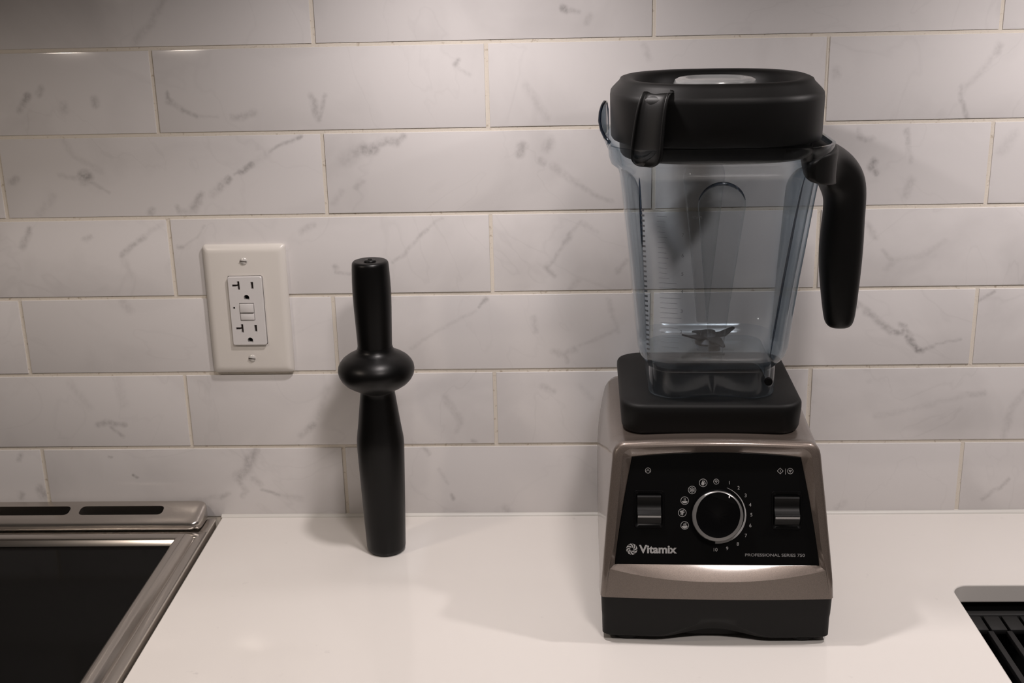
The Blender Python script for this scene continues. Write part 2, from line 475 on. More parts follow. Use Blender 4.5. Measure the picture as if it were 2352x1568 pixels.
 (2.3,0.45,[(-506.5,26.7),(-507.9,23.2)]),
 (2.6,0.2,[(-315.1,18.0),(-311.3,10.5)]),
 (1.5,0.35,[(-84.0,74.4),(-79.8,68.1)]),
 (1.5,0.2,[(-70.3,51.3),(-61.0,35.7)]),
 (1.5,0.6,[(-58.4,22.1),(-57.2,18.2)]),
 (2.6,0.25,[(-3.6,8.5),(0.7,3.6)]),
 (1.5,0.4,[(505.1,36.4),(498.1,28.3)]),
 (1.5,0.3,[(498.1,28.3),(479.9,15.0)]),
 (2.3,0.2,[(342.5,11.1),(336.2,6.3)]),
]
def marble(name, segs, seed):
    m = bpy.data.materials.new(name); m.use_nodes = True
    n = m.node_tree.nodes; l = m.node_tree.links; b = n['Principled BSDF']
    b.inputs['Roughness'].default_value = 0.12
    b.inputs['Specular IOR Level'].default_value = 0.45
    geo = n.new('ShaderNodeNewGeometry')
    off = n.new('ShaderNodeVectorMath'); off.operation = 'ADD'; off.inputs[1].default_value = (seed * 3.17, seed * 1.7, seed * 2.3)
    l.new(geo.outputs['Position'], off.inputs[0])
    # clouding
    c1 = n.new('ShaderNodeTexNoise'); c1.inputs['Scale'].default_value = 9; c1.inputs['Detail'].default_value = 5; c1.inputs['Distortion'].default_value = 0.6
    l.new(off.outputs[0], c1.inputs['Vector'])
    cm = n.new('ShaderNodeMapRange'); cm.inputs['From Min'].default_value = 0.50; cm.inputs['From Max'].default_value = 0.80
    cm.inputs['To Max'].default_value = 0.22
    l.new(c1.outputs['Fac'], cm.inputs['Value'])
    acc = cm.outputs[0]
    # hair veins
    hv = n.new('ShaderNodeTexNoise'); hv.inputs['Scale'].default_value = 6; hv.inputs['Detail'].default_value = 4; hv.inputs['Distortion'].default_value = 1.2
    l.new(off.outputs[0], hv.inputs['Vector'])
    hs = n.new('ShaderNodeMath'); hs.operation = 'SUBTRACT'; hs.inputs[1].default_value = 0.5; l.new(hv.outputs['Fac'], hs.inputs[0])
    ha = n.new('ShaderNodeMath'); ha.operation = 'ABSOLUTE'; l.new(hs.outputs[0], ha.inputs[0])
    hr = n.new('ShaderNodeMapRange'); hr.inputs['From Min'].default_value = 0.0; hr.inputs['From Max'].default_value = 0.012
    hr.inputs['To Min'].default_value = 0.10; hr.inputs['To Max'].default_value = 0.0
    l.new(ha.outputs[0], hr.inputs['Value'])
    hm = n.new('ShaderNodeMath'); hm.operation = 'MULTIPLY'; l.new(hr.outputs[0], hm.inputs[0]); l.new(c1.outputs['Fac'], hm.inputs[1])
    ad = n.new('ShaderNodeMath'); ad.operation = 'ADD'; l.new(acc, ad.inputs[0]); l.new(hm.outputs[0], ad.inputs[1]); acc = ad.outputs[0]
    if segs:
        w1 = n.new('ShaderNodeTexNoise'); w1.inputs['Scale'].default_value = 70; w1.inputs['Detail'].default_value = 4
        l.new(off.outputs[0], w1.inputs['Vector'])
        sb = n.new('ShaderNodeVectorMath'); sb.operation = 'SUBTRACT'; sb.inputs[1].default_value = (0.5, 0.5, 0.5)
        l.new(w1.outputs['Color'], sb.inputs[0])
        sc = n.new('ShaderNodeVectorMath'); sc.operation = 'MULTIPLY'; sc.inputs[1].default_value = (0.007, 0.0, 0.007)
        l.new(sb.outputs[0], sc.inputs[0])
        fl = n.new('ShaderNodeVectorMath'); fl.operation = 'MULTIPLY_ADD'; fl.inputs[1].default_value = (1, 0, 1)
        l.new(geo.outputs['Position'], fl.inputs[0]); l.new(sc.outputs[0], fl.inputs[2])
        P = fl.outputs[0]
        w2 = n.new('ShaderNodeTexNoise'); w2.inputs['Scale'].default_value = 240; w2.inputs['Detail'].default_value = 3
        l.new(off.outputs[0], w2.inputs['Vector'])
        wm = n.new('ShaderNodeMapRange'); wm.inputs['From Min'].default_value = 0.32; wm.inputs['From Max'].default_value = 0.62
        wm.inputs['To Min'].default_value = 0.45; wm.inputs['To Max'].default_value = 1.15
        l.new(w2.outputs['Fac'], wm.inputs['Value'])
        vacc = None
        for w, d, a, bb in segs:
            ba = Vector((bb[0] - a[0], 0, bb[1] - a[1])); L2 = max(ba.length_squared, 1e-12)
            s1 = n.new('ShaderNodeVectorMath'); s1.operation = 'SUBTRACT'; s1.inputs[1].default_value = (a[0], 0, a[1]); l.new(P, s1.inputs[0])
            dt = n.new('ShaderNodeVectorMath'); dt.operation = 'DOT_PRODUCT'; dt.inputs[1].default_value = ba / L2; l.new(s1.outputs[0], dt.inputs[0])
            cl = n.new('ShaderNodeClamp'); l.new(dt.outputs['Value'], cl.inputs['Value'])
            sc2 = n.new('ShaderNodeVectorMath'); sc2.operation = 'SCALE'; sc2.inputs[0].default_value = ba; l.new(cl.outputs[0], sc2.inputs['Scale'])
            ds = n.new('ShaderNodeVectorMath'); ds.operation = 'DISTANCE'; l.new(s1.outputs[0], ds.inputs[0]); l.new(sc2.outputs[0], ds.inputs[1])
            mr = n.new('ShaderNodeMapRange'); mr.interpolation_type = 'SMOOTHSTEP'
            mr.inputs['From Min'].default_value = 0.0; mr.inputs['From Max'].default_value = w * 2.7
            mr.inputs['To Min'].default_value = d * .66; mr.inputs['To Max'].default_value = 0.0
            l.new(ds.outputs['Value'], mr.inputs['Value'])
            if vacc is None: vacc = mr.outputs[0]
            else:
                mx = n.new('ShaderNodeMath'); mx.operation = 'MAXIMUM'; l.new(vacc, mx.inputs[0]); l.new(mr.outputs[0], mx.inputs[1]); vacc = mx.outputs[0]
        vm = n.new('ShaderNodeMath'); vm.operation = 'MULTIPLY'; l.new(vacc, vm.inputs[0]); l.new(wm.outputs[0], vm.inputs[1])
        a2 = n.new('ShaderNodeMath'); a2.operation = 'ADD'; a2.use_clamp = True; l.new(acc, a2.inputs[0]); l.new(vm.outputs[0], a2.inputs[1]); acc = a2.outputs[0]
    mi = n.new('ShaderNodeMix'); mi.data_type = 'RGBA'
    mi.inputs[6].default_value = (0.71, 0.685, 0.677, 1); mi.inputs[7].default_value = (0.20, 0.185, 0.185, 1)
    l.new(acc, mi.inputs[0]); l.new(mi.outputs[2], b.inputs['Base Color'])
    return m

def tile_mesh():
    w = PITCH - GROUT; h = U_ - GROUT
    bm = bmesh.new(); box_bm(bm, -w / 2, w / 2, FACE, 0.0085, 0, h)
    # ease only the four front edges
    es = [e for e in bm.edges if all(abs(v.co.y - FACE) < 1e-7 for v in e.verts)]
    bmesh.ops.bevel(bm, geom=es, offset=0.0011, segments=2, affect='EDGES', profile=0.6)
    return from_bm('tile', bm)

_tile = tile_mesh()
_tile.materials.append(None)
_tile.polygons.foreach_set('use_smooth', [True] * len(_tile.polygons)); _tile.set_sharp_from_angle(angle=math.radians(50))
_segs = [(w / 1000, d, (a[0] / 1000, a[1] / 1000), (b2[0] / 1000, b2[1] / 1000)) for w, d, pts in VEINS for a, b2 in zip(pts[:-1], pts[1:])]
for row in range(0, 8):
    z0 = (7.005 - row) * U_
    xo = XO if row % 2 == 1 else XE
    if row == 1: xo = XO - 0.0016
    for k in range(-3, 5):
        xc = xo + (k + 0.5) * PITCH
        if not (-1.1 < xc < 1.2): continue
        if row == 0 and xc < -0.6: continue
        o = bpy.data.objects.new('tile', _tile); C.objects.link(o); o.parent = wall
        o.location = (xc + random.uniform(-.0003, .0003), random.uniform(-.0002, .0002), max(z0, 0.0005) + random.uniform(-.0002, .0002))
        inside = [s for s in _segs if xc - PITCH / 2 <= (s[2][0] + s[3][0]) / 2 <= xc + PITCH / 2 and z0 - 0.004 <= (s[2][1] + s[3][1]) / 2 <= z0 + U_ - 0.004]
        o.material_slots[0].link = 'OBJECT'
        o.material_slots[0].material = marble('marble_tile', inside, row * 11 + k)

# ------------------------------------------------------------------ counter with sink cut-out
def slab(name, outline, holes, z0, z1, m):
    bm = bmesh.new()
    es = []
    for lp in [outline] + holes:
        vs = [bm.verts.new((x, y, z1)) for x, y in lp]
        es += [bm.edges.new((vs[i], vs[(i + 1) % len(vs)])) for i in range(len(vs))]
    bmesh.ops.triangle_fill(bm, use_beauty=True, use_dissolve=False, edges=es)
    top = list(bm.faces)
    r = bmesh.ops.extrude_face_region(bm, geom=top)
    for v in [e for e in r['geom'] if isinstance(e, bmesh.types.BMVert)]: v.co.z = z0
    rim = [e for e in bm.edges if len(e.link_faces) == 2 and all(abs(v.co.z - z1) < 1e-6 for v in e.verts)
           and abs(e.link_faces[0].normal.dot(e.link_faces[1].normal)) < 0.5]
    return from_bm(name, bm)

SX0, SX1, SY0, SY1, SR = 0.4027, 0.98, -0.53, -0.1505, 0.014
hole = []
for cx, cy, a0 in ((SX1 - SR, SY1 - SR, 0), (SX0 + SR, SY1 - SR, 90), (SX0 + SR, SY0 + SR, 180), (SX1 - SR, SY0 + SR, 270)):
    for k in range(9):
        t = math.radians(a0 + 90 * k / 8); hole.append((cx + SR * math.cos(t), cy + SR * math.sin(t)))
counter = obj('countertop', slab('countertop', [(-0.2985, 0.0), (-0.2985, -0.64), (1.35, -0.64), (1.35, 0.0)], [hole], -0.0175, 0.0, M_quartz), M_quartz, smooth=20)
bvm = counter.modifiers.new('bevel', 'BEVEL'); bvm.width = 0.0012; bvm.segments = 2; bvm.limit_method = 'ANGLE'; bvm.angle_limit = math.radians(60)
tag(counter, 'white quartz countertop with faint grey flecks between range and sink', 'countertop')
# caulk joint between counter and tiles
prof = [(0.0, 0.0), (-0.0030, 0.0), (-0.0026, 0.0010), (-0.0016, 0.0020), (0.0, 0.0028), (0.002, 0.0028), (0.002, 0.0)]
rg = [[(x, y - 0.0001, z + 0.0001) for y, z in prof] for x in (-0.2985, 0.0, 0.4, 1.35)]
ca = obj('trim_1', loft('trim_1', rg), M_caulk)
tag(ca, 'thin white caulk bead along the joint of counter and tile', None, kind='structure')

# base cabinet carcass that carries the counter and the sink
bc = empty('base_cabinet', (0, 0, -0.9), 0, 'white base cabinet run under the quartz counter', 'cabinet')
box('cabinet_body', -0.298, 0.395, -0.58, 0.0, 0.0, 0.8815, M_cab, bc, 0.001)
box('cabinet_body', 0.395, 1.35, -0.58, 0.0, 0.0, 0.66, M_cab, bc, 0.001)
for i, (x0, x1) in enumerate(((-0.296, 0.045), (0.049, 0.392), (0.398, 0.86), (0.864, 1.345))):
    d = box('cabinet_door', x0, x1, -0.602, -0.581, 0.09, 0.875, M_cab, bc, 0.002)
    box('door_handle', (x0 + x1) / 2 - .06, (x0 + x1) / 2 + .06, -0.628, -0.602, 0.83, 0.842, M_steel, d, 0.004)

# ------------------------------------------------------------------ sink and drying rack
sk = empty('sink', (0.69, -0.34, -0.24), 0, 'black undermount sink set below the white counter', 'sink')
def lp(x0, x1, y0, y1, r, z):
    return rrect_n((x1 - x0) / 2, (y1 - y0) / 2, r, z, (x0 + x1) / 2 - 0.69, (y0 + y1) / 2 + 0.34)
e = 0.006
rings = [lp(SX0 - .02, SX1 + .02, SY0 - .02, SY1 + .02, .03, .2215), lp(SX0 - e, SX1 + e, SY0 - e, SY1 + e, .02, .2215),
         lp(SX0 - e, SX1 + e, SY0 - e, SY1 + e, .02, .2095), lp(SX0 + .012, SX1 - .012, SY0 + .012, SY1 - .012, .02, .209),
         lp(SX0 + .014, SX1 - .014, SY0 + .014, SY1 - .014, .025, .02), lp(SX0 + .03, SX1 - .03, SY0 + .03, SY1 - .03, .03, .004),
         lp(SX0 + .1, SX1 - .1, SY0 + .1, SY1 - .1, .03, .002), lp(SX0 + .1, SX1 - .1, SY0 + .1, SY1 - .1, .03, -.004),
         lp(SX0 - .004, SX1 + .004, SY0 - .004, SY1 + .004, .03, -.004), lp(SX0 - .02, SX1 + .02, SY0 - .02, SY1 + .02, .03, .2)]
me = loft('basin', rings, False, False, True, loop=True)
obj('basin', me, M_sink, sk)
obj('basin_floor', loft('basin_floor', [lp(SX0 + .1, SX1 - .1, SY0 + .1, SY1 - .1, .03, .0021), lp(SX0 + .1, SX1 - .1, SY0 + .1, SY1 - .1, .03, -.0041)]), M_sink, sk)
obj('drain', lathe('drain', [(0.0, .0035), (.028, .0035), (.040, .0055), (.043, .0025)], 32), M_blade, sk)

rk = empty('drying_rack', (0.62, -0.34, -0.030), 0, 'black slatted drying rack lying across the sink', 'rack')
def rb(x0, x1, y0, y1, z0, z1): return (x0 - .62, x1 - .62, y0 + .34, y1 + .34, z0 + .030, z1 + .030)
RX0, RX1 = 0.4055, 0.86
box('end_bar', *rb(RX0, RX1, -0.1665, -0.1580, -0.0309, -0.0210), M_rack, rk, 0.0015)
pitch = 0.0162
nb = int((RX1 - RX0) / pitch)
for i in range(nb):
    x = 0.4105 + i * pitch
    s = box('slat', *rb(x + .0012, x + pitch - .0012, -0.1905, -0.1672, -0.0262, -0.0215), M_rack, rk, 0.0008)
    box('slat_rail', *rb(x + .0003 + .0135, x + .0055 + .0135, -0.5180, -0.1900, -0.0275, -0.0225), M_rack, s, 0.0009)
box('end_bar', *rb(RX0, RX1, -0.5260, -0.5175, -0.0309, -0.0210), M_rack, rk, 0.0015)
box('cross_bar', *rb(RX0, RX1, -0.36, -0.352, -0.031, -0.0276), M_rack, rk, 0.001)
# ------------------------------------------------------------------ range with glass cooktop
rg_ = empty('range', (-0.68, -0.33, -0.9), 0, 'stainless steel slide-in range with black glass cooktop and rear vent strip', 'range')
def L(x, y, z): return (x + 0.68, y + 0.33, z + 0.9)
RXL, RXR = -1.06, -0.3015
# oven body below the cooktop
bm = bmesh.new(); box_bm(bm, *[c for p in zip(L(RXL + .012, -.64, -.9), L(RXR - .012, -.012, -.012)) for c in p], 0.002)
obj('oven_body', from_bm('oven_body', bm), M_steel, rg_)
bm = bmesh.new(); box_bm(bm, *[c for p in zip(L(RXL + .02, -.668, -.76), L(RXR - .02, -.641, -.16)) for c in p], 0.004)
od = obj('oven_door', from_bm('oven_door', bm), M_steel, rg_)
bm = bmesh.new(); box_bm(bm, *[c for p in zip(L(RXL + .08, -.72, -.22), L(RXR - .08, -.70, -.20)) for c in p], 0.008)
for xx in (RXL + .1, RXR - .12):
    box_bm(bm, *[c for p in zip(L(xx, -.702, -.219), L(xx + .02, -.667, -.201)) for c in p], 0.003)
obj('door_handle', from_bm('door_handle', bm), M_steel, od)
# frame around the glass: profile from the outer flange inwards (u = inward distance, z)
prof = [(0.0, -0.0004), (0.0001, 0.0030), (0.0008, 0.0040), (0.0020, 0.0044), (0.0085, 0.0036), (0.0094, 0.0030), (0.0102, 0.0022), (0.0112, 0.0024), (0.0120, 0.0040),
        (0.0132, 0.0066), (0.0150, 0.0088), (0.0175, 0.0104), (0.0205, 0.0108), (0.0235, 0.0098), (0.0260, 0.0076), (0.0280, 0.0050), (0.0294, 0.0034),
        (0.0300, 0.0020), (0.0300, -0.0080), (0.0, -0.0080)]
rings = []
y_back = -0.0425
for (x, y, dx, dy) in ((RXR, -0.64, -1, 0), (RXR, y_back - 0.0, -1, -1), (RXL, y_back, 1, -1), (RXL, -0.64, 1, 0)):
    rings.append([L(x + dx * u, y + dy * u, z) for u, z in prof])
# rounded inner corner at the back right: insert extra mitre steps
cookf = obj('cooktop_frame', loft('cooktop_frame', rings), M_steely, rg_, 40)
# right flange runs on beside the vent strip to the wall
rr = [[L(RXR - u, y, z) for u, z in [(0.0, -0.0004), (0.0001, 0.0030), (0.0008, 0.0040), (0.0020, 0.0044), (0.0085, 0.0036), (0.0098, 0.0028), (0.0098, -0.008), (0.0, -0.008)]] for y in (-0.0425, -0.0135)]
obj('side_flange', loft('side_flange', rr), M_steely, rg_, 40)
# glass
bm = bmesh.new(); box_bm(bm, *[c for p in zip(L(RXL + .0298, -.6402, -.004), L(RXR - .0298, y_back - .0298, 0.0030)) for c in p])
vs = [e for e in bm.edges if abs(e.verts[0].co.x - e.verts[1].co.x) < 1e-6 and abs(e.verts[0].co.y - e.verts[1].co.y) < 1e-6]
obj('glass_top', from_bm('glass_top', bm), M_cook, rg_)
# vent strip: tilted steel channel with slots (cut for real)
VX1 = -0.3105; VX0 = -1.05
sec = [(-0.0405, 0.0042), (-0.0412, 0.0060), (-0.0412, 0.0100), (-0.0402, 0.0120), (-0.0385, 0.0130), (-0.0060, 0.0200), (-0.0040, 0.0200), (-0.0026, 0.0190), (-0.0022, 0.0170), (-0.0022, 0.0042)]
def vsec(x, s):
    cy, cz = -0.020, 0.0105
    return [L(x, cy + (y - cy) * s, 0.0042 + (z - 0.0042) * (0.5 + 0.5 * s) if z > 0.005 else z) for y, z in sec]
rings = [vsec(VX0, 1.0), vsec(-0.7, 1.0), vsec(-0.3240, 1.0), vsec(VX1 - 0.0085, 0.985), vsec(VX1 - 0.0050, 0.94), vsec(VX1 - 0.0022, 0.84), vsec(VX1 - 0.0006, 0.68), vsec(VX1, 0.45)]
vent = obj('vent_strip', loft('vent_strip', rings), M_steel, rg_, 40)
cut = []
slots = []
x1 = -0.3525
while x1 > -1.0:
    slots.append((x1 - 0.0865, x1)); x1 -= 0.0865 + 0.0105
for a, b2 in slots:
    r = 0.0050; y0, y1 = -0.0268, -0.0125
    pts = []
    for cx, cy, a0 in ((b2 - r, y1 - r, 0), (a + r, y1 - r, 90), (a + r, y0 + r, 180), (b2 - r, y0 + r, 270)):
        for k in range(5):
            t = math.radians(a0 + 22.5 * k); pts.append((cx + r * math.cos(t), cy + r * math.sin(t)))
    me = loft('cut', [[L(x, y, 0.006) for x, y in pts], [L(x, y, 0.03) for x, y in pts]])
    c = obj('cut', me, M_dark, rg_); cut.append(c)
boolean(vent, cut)
for a, b2 in slots:
    bm = bmesh.new(); box_bm(bm, *[c for p in zip(L(a, -.0270, .0058), L(b2, -.0123, .0068)) for c in p])
    obj('vent_slot', from_bm('vent_slot', bm), M_dark, rg_)

# ------------------------------------------------------------------ outlet
ou = empty('power_outlet', (0, 0, 0), 0, 'white outlet plate with test and reset buttons on the tiled wall', 'outlet')
# everything below is in plate coordinates (centre of plate, x right, z up, y out of the wall is negative)
OX, OZ = -0.2500, 0.2244
ou.location = (OX, -0.0003, OZ)
PW, PH = 0.0402, 0.0648
def rr_xz(a, h, r, y, n=5, cx=0, cz=0):
    return [(x, y, z) for x, z, _ in rrect_n(a, h, r, 0, cx, cz, n, 4)]
plate = obj('cover_plate', loft('cover_plate', [rr_xz(PW, PH, .003, 0), rr_xz(PW, PH, .003, -.0030), rr_xz(PW - .0008, PH - .0008, .003, -.0044),
    rr_xz(PW - .0030, PH - .0030, .003, -.0060), rr_xz(PW - .0055, PH - .0055, .003, -.0068), rr_xz(PW - .0075, PH - .0075, .003, -.0070)]), M_white, ou, 50)
c1 = obj('cut', loft('cut', [rr_xz(.0171, .0350, .0018, -.003), rr_xz(.0171, .0350, .0018, -.02)]), M_white)
c1.location = ou.location
boolean(plate, [c1])
dev = obj('receptacle', loft('receptacle', [rr_xz(.0166, .0345, .0016, -.0028), rr_xz(.0166, .0345, .0016, -.0098), rr_xz(.0162, .0341, .0016, -.0103)]), M_white2, ou, 40)
cuts = []
def cutbox(x0, x1, z0, z1, y0=-.03, y1=-.0056):
    bm = bmesh.new(); box_bm(bm, x0, x1, y0, y1, z0, z1); o = obj('cut', from_bm('cut', bm), M_slot); o.location = ou.location; cuts.append(o)
def cutdome(cx, cz, r):
    pts = [(cx + r * math.cos(t * PI / 10), cz + r * 1.0 * math.sin(t * PI / 10)) for t in range(11)] + [(cx - r, cz - r * .85), (cx + r, cz - r * .85)]
    o = obj('cut', loft('cut', [[(x, -.03, z) for x, z in pts], [(x, -.0052, z) for x, z in pts]]), M_dark); o.location = ou.location; cuts.append(o)
for zz in (0.0258, -0.0175):
    cutbox(-.0074, -.0051, zz - .0044, zz + .0044)       # T slot upright
    cutbox(-.0125, -.0056, zz - .0012, zz + .0012)       # T slot bar
    cutbox(.0057, .0083, zz - .0036, zz + .0036)
    cutdome(.0006, zz - .0120, .0027)
cutbox(-.0135, -.0115, .0024, .0044)
cutbox(-.0071, .0073, -.0094, .0083, -.03, -.0092)
boolean(dev, cuts)
for zz in (0.0258, -0.0175):
    box('slot_contact', -.0074, -.0051, -.0066, -.0055, zz - .0044, zz + .0044, M_slot, dev)
    box('slot_contact', -.0125, -.0075, -.0066, -.0055, zz - .0012, zz + .0012, M_slot, dev)
    box('slot_contact', .0057, .0083, -.0066, -.0055, zz - .0036, zz + .0036, M_slot, dev)
    obj('ground_hole', lathe('ground_hole', [(0, 0), (.0026, 0), (.0026, .0003), (0, .0003)], 20), M_dark, dev)
    g_ = C.objects[-1]; g_.rotation_euler = (PI / 2, 0, 0); g_.location = (.0006, -.0054, zz - .0120)
box('indicator_window', -.0134, -.0116, -.0066, -.0054, .0025, .0043, M_dark, dev)
box('reset_button', -.0066, .0068, -.0116, -.0090, -.0010, .0075, M_white2, dev, .0005)
box('test_button', -.0066, .0068, -.0112, -.0090, -.0087, -.0027, M_white2, dev, .0005)
for zz in (0.0494, -0.0492):
    s = obj('screw', lathe('screw', [(0, .0018), (.0022, .0016), (.0034, .0008), (.0037, 0), (.0037, -.001), (0, -.001)], 28), M_screw, ou)
    s.rotation_euler = (PI / 2, 0, 0); s.location = (0, -.0069, zz)
    sl = box('screw_slot', -.0033, .0033, -.0004, .0004, .0013, .00185, M_slot, s)
    sl.rotation_euler = (0, 0, math.radians(-8))

# ------------------------------------------------------------------ tamper
tp = empty('tamper', (-0.1166, -0.0747, 0), 0, 'black plastic blender tamper standing upright on the counter', 'tamper')
prof = [(0.0, 0.0), (.0145, 0.0), (.0170, .0008), (.0183, .0026), (.0188, .0055), (.0197, .030), (.0209, .065), (.0219, .095), (.0223, .1095), (.0222, .1150), (.0217, .1195),
        (.0199, .132), (.0180, .147), (.0165, .159), (.0160, .1635), (.0165, .1655), (.0200, .1675)]
obj('plunger', lathe('plunger', prof, 64), M_tamper, tp, 50)
prof = [(0.0, .1640), (.0162, .1642), (.0190, .1665), (.0240, .1690), (.0290, .1723), (.0327, .1764), (.0348, .1807), (.0355, .1848), (.0350, .1886), (.0334, .1920), (.0305, .1955),
        (.0262, .1986), (.0215, .2010), (.0180, .2032), (.0166, .2055), (.0160, .208), (0.0, .208)]
obj('splash_collar', lathe('splash_collar', prof, 64), M_tamper, tp, 60)
prof = [(0.0, .203), (.0158, .204), (.0160, .212), (.0166, .228), (.0173, .245), (.0176, .258), (.0174, .270), (.0170, .2805), (.0167, .2850), (.0163, .2870), (.0152, .2882), (.0138, .2886), (.0065, .2878), (.0, .2878)]
hd = obj('grip', lathe('grip', prof, 64), M_tamper, tp, 60)
obj('end_nub', lathe('end_nub', [(0.0, .2870), (.0055, .2872), (.0056, .2885), (.0048, .2893), (.0020, .2896), (.0016, .2906), (.0, .2908)], 32), M_tamper, hd, 60)
# ------------------------------------------------------------------ blender
bl = empty('blender', (0.1828, -0.138, 0.0), math.radians(-1.5),
           'taupe countertop blender with black lid, smoky clear jar and round dial', 'blender')
AL = math.atan(0.325)
PO = Vector((0, -0.087, 0.11)); PX = Vector((1, 0, 0)); PT = Vector((0, math.sin(AL), math.cos(AL))); PN = Vector((0, -math.cos(AL), math.sin(AL)))
def pp(s, t, h=0.0): return PO + PX * (s / 1000) + PT * (t / 1000) + PN * (h / 1000)

# --- housing: front silhouette swept backwards, with a recessed panel field
def lerp_tab(tab, v):
    if v <= tab[0][0]: return tab[0][1]
    for (a, fa), (b2, fb) in zip(tab[:-1], tab[1:]):
        if v <= b2: return fa + (fb - fa) * (v - a) / (b2 - a)
    return tab[-1][1]
def wf(z): return lerp_tab([(.040, .0948), (.06, .0932), (.08, .0915), (.10, .0896), (.12, .0877), (.14, .0856), (.155, .0842), (.168, .0826)], z)
def wr(z): return lerp_tab([(.040, .0958), (.095, .0958), (.115, .0948), (.13, .0930), (.145, .0905), (.158, .0875), (.166, .0850)], z)
def yfront(x, z):
    y = -.1078 if z <= .058 else -.1078 + (z - .058) * (.0330 / .105)
    return y - .0030 * (1 - (x / .095) ** 2)
def norm_outline(nb=20, ns=16, nt=24, ru=0.10, rv=0.075):
    """(u,v) loop: bottom left->right, right side up, rounded corner, top right->left, corner, left side down"""
    P = [(-1 + 2 * i / nb, 0) for i in range(nb)]
    P += [(1, (1 - rv) * i / ns) for i in range(ns)]
    P += [(1 - ru + ru * math.cos(a), 1 - rv + rv * math.sin(a)) for a in [math.radians(90 * k / 6) for k in range(6)]]
    P += [((1 - ru) - 2 * (1 - ru) * i / nt, 1) for i in range(nt)]
    P += [(-(1 - ru) - ru * math.sin(a), 1 - rv + rv * math.cos(a)) for a in [math.radians(90 * k / 6) for k in range(6)]]
    P += [(-1, (1 - rv) * (1 - i / ns)) for i in range(ns)]
    return P
UV = norm_outline()
def ring(wfun, zb, zt, yfun, inset=0.0, bulge=0.0, zin=None):
    out = []
    for u, v in UV:
        z0 = zb; z1 = zt - 0.0032 * u * u
        zi = inset if zin is None else zin
        z = (z0 + (zi if bulge == 0 else 0)) + (z1 - zi - z0 - (zi if bulge == 0 else 0)) * v
        x = u * (wfun(z) - inset)
        out.append((x, yfun(x, z), z))
    return out
ZB = 0.0415
front_outer = ring(wf, ZB, .1672, lambda x, z: yfront(x, z) + .0022)
front_edge = ring(lambda z: wf(z) - .0016, ZB, .1660, lambda x, z: yfront(x, z) + .0004)
front_in = ring(lambda z: wf(z) - .0034, ZB, .1648, lambda x, z: yfront(x, z))
side1 = ring(lambda z: wf(z) + .0004, ZB, .1674, lambda x, z: yfront(x, z) + .0055)
side1b = ring(lambda z: wf(z) + .0008, ZB, .1655, lambda x, z: yfront(x, z) + .0095)
side1c = ring(lambda z: wf(z) + .0010, ZB, .1625, lambda x, z: yfront(x, z) + .0160)
def mixw(f): return lambda z: wf(z) * (1 - f) + wr(z) * f
side2 = ring(mixw(.45), ZB, .1620, lambda x, z: -.042 + (.163 - z) * -.16)
side3 = ring(mixw(.8), ZB, .1630, lambda x, z: .030)
side4 = ring(wr, ZB, .1655, lambda x, z: .092)
side5 = ring(lambda z: wr(z) - .002, ZB, .1640, lambda x, z: .1035)
side6 = ring(lambda z: wr(z) - .006, ZB, .1610, lambda x, z: .1072)
# opening (ridge) and panel outline, matched point for point with UV
def ridge_pt(u, v):
    if v == 0:                      # bottom lip, bowed down
        x = u * .0872; z = .0662 - .0085 * (1 - abs(u) ** 2.2)
        return (x, yfront(x, z) - .0002, z)
    w = lambda z: wf(z) - .0075
    z0 = .0662; z1 = .1636 - .0032 * u * u
    z = z0 + (z1 - z0) * v; x = u * w(z)
    if v < 0.2: x = u * (.0872 + (w(z) - .0872) * v / .2)
    return (x, yfront(x, z) - .0002, z)
ridge = [ridge_pt(u, v) for u, v in UV]
def panel_pt(u, v, grow=0.0, h=0.0):
    t = -43.6 + (43.5 + 43.6) * v + (3.9 * (1 - u * u) * v)
    hw = 82.4 - (82.4 - 68.2) * (max(0, v) ** 1.25)
    return pp(u * (hw + grow), t + grow * (2 * v - 1), h)
UVP = [(max(-1, min(1, u * 1.06)), min(1, v * 1.02)) for u, v in UV]
field_e = [panel_pt(u, v, 1.0, -0.1) for u, v in UVP]
field = [panel_pt(u, v, 0.0, -0.4) for u, v in UVP]
rings = [side6, side5, side4, side3, side2, side1c, side1b, side1, front_outer, front_edge, front_in, ridge, field_e, field]
housing = obj('motor_housing', loft('motor_housing', rings), M_silver, bl, 38)

# --- black lower base with arched front and rubber feet
def base_ring(a, yb, yf, z, arch=0.0, r=.005):
    pts = rrect_n(a, (yb - yf) / 2, r, z, 0, (yb + yf) / 2, 6, 30)
    out = []
    for x, y, zz in pts:
        fr = max(0, min(1, (-y - .06) / .03))
        y2 = y - .0030 * (1 - (x / .095) ** 2) * fr
        k = (.5 + .5 * math.cos(PI * max(-1, min(1, (x + .001) / .050)))) * fr
        out.append((x, y2, zz + arch * k))
    return out
lower = obj('lower_base', loft('lower_base', [base_ring(.0870, .1035, -.0990, .0032, .0092), base_ring(.0900, .1050, -.1030, .0032, .0092), base_ring(.0905, .1055, -.1040, .0046, .0092), base_ring(.0925, .1065, -.1058, .0056, .0142), base_ring(.0932, .107, -.1068, .0066, .0144),
        base_ring(.0933, .107, -.1070, .0220, .0020), base_ring(.0938, .107, -.1072, .0260), base_ring(.0944, .107, -.1074, .0413), base_ring(.0930, .106, -.106, .0418)]), M_blackm, bl, 40)
for fx, fy in ((-.072, -.088), (.072, -.088), (-.072, .09), (.072, .09)):
    obj('rubber_foot', lathe('rubber_foot', [(0, 0), (.0135, 0), (.0165, .0012), (.0175, .0035), (.0175, .0055), (0, .0055)], 32, (fx, fy)), M_rubber, lower)

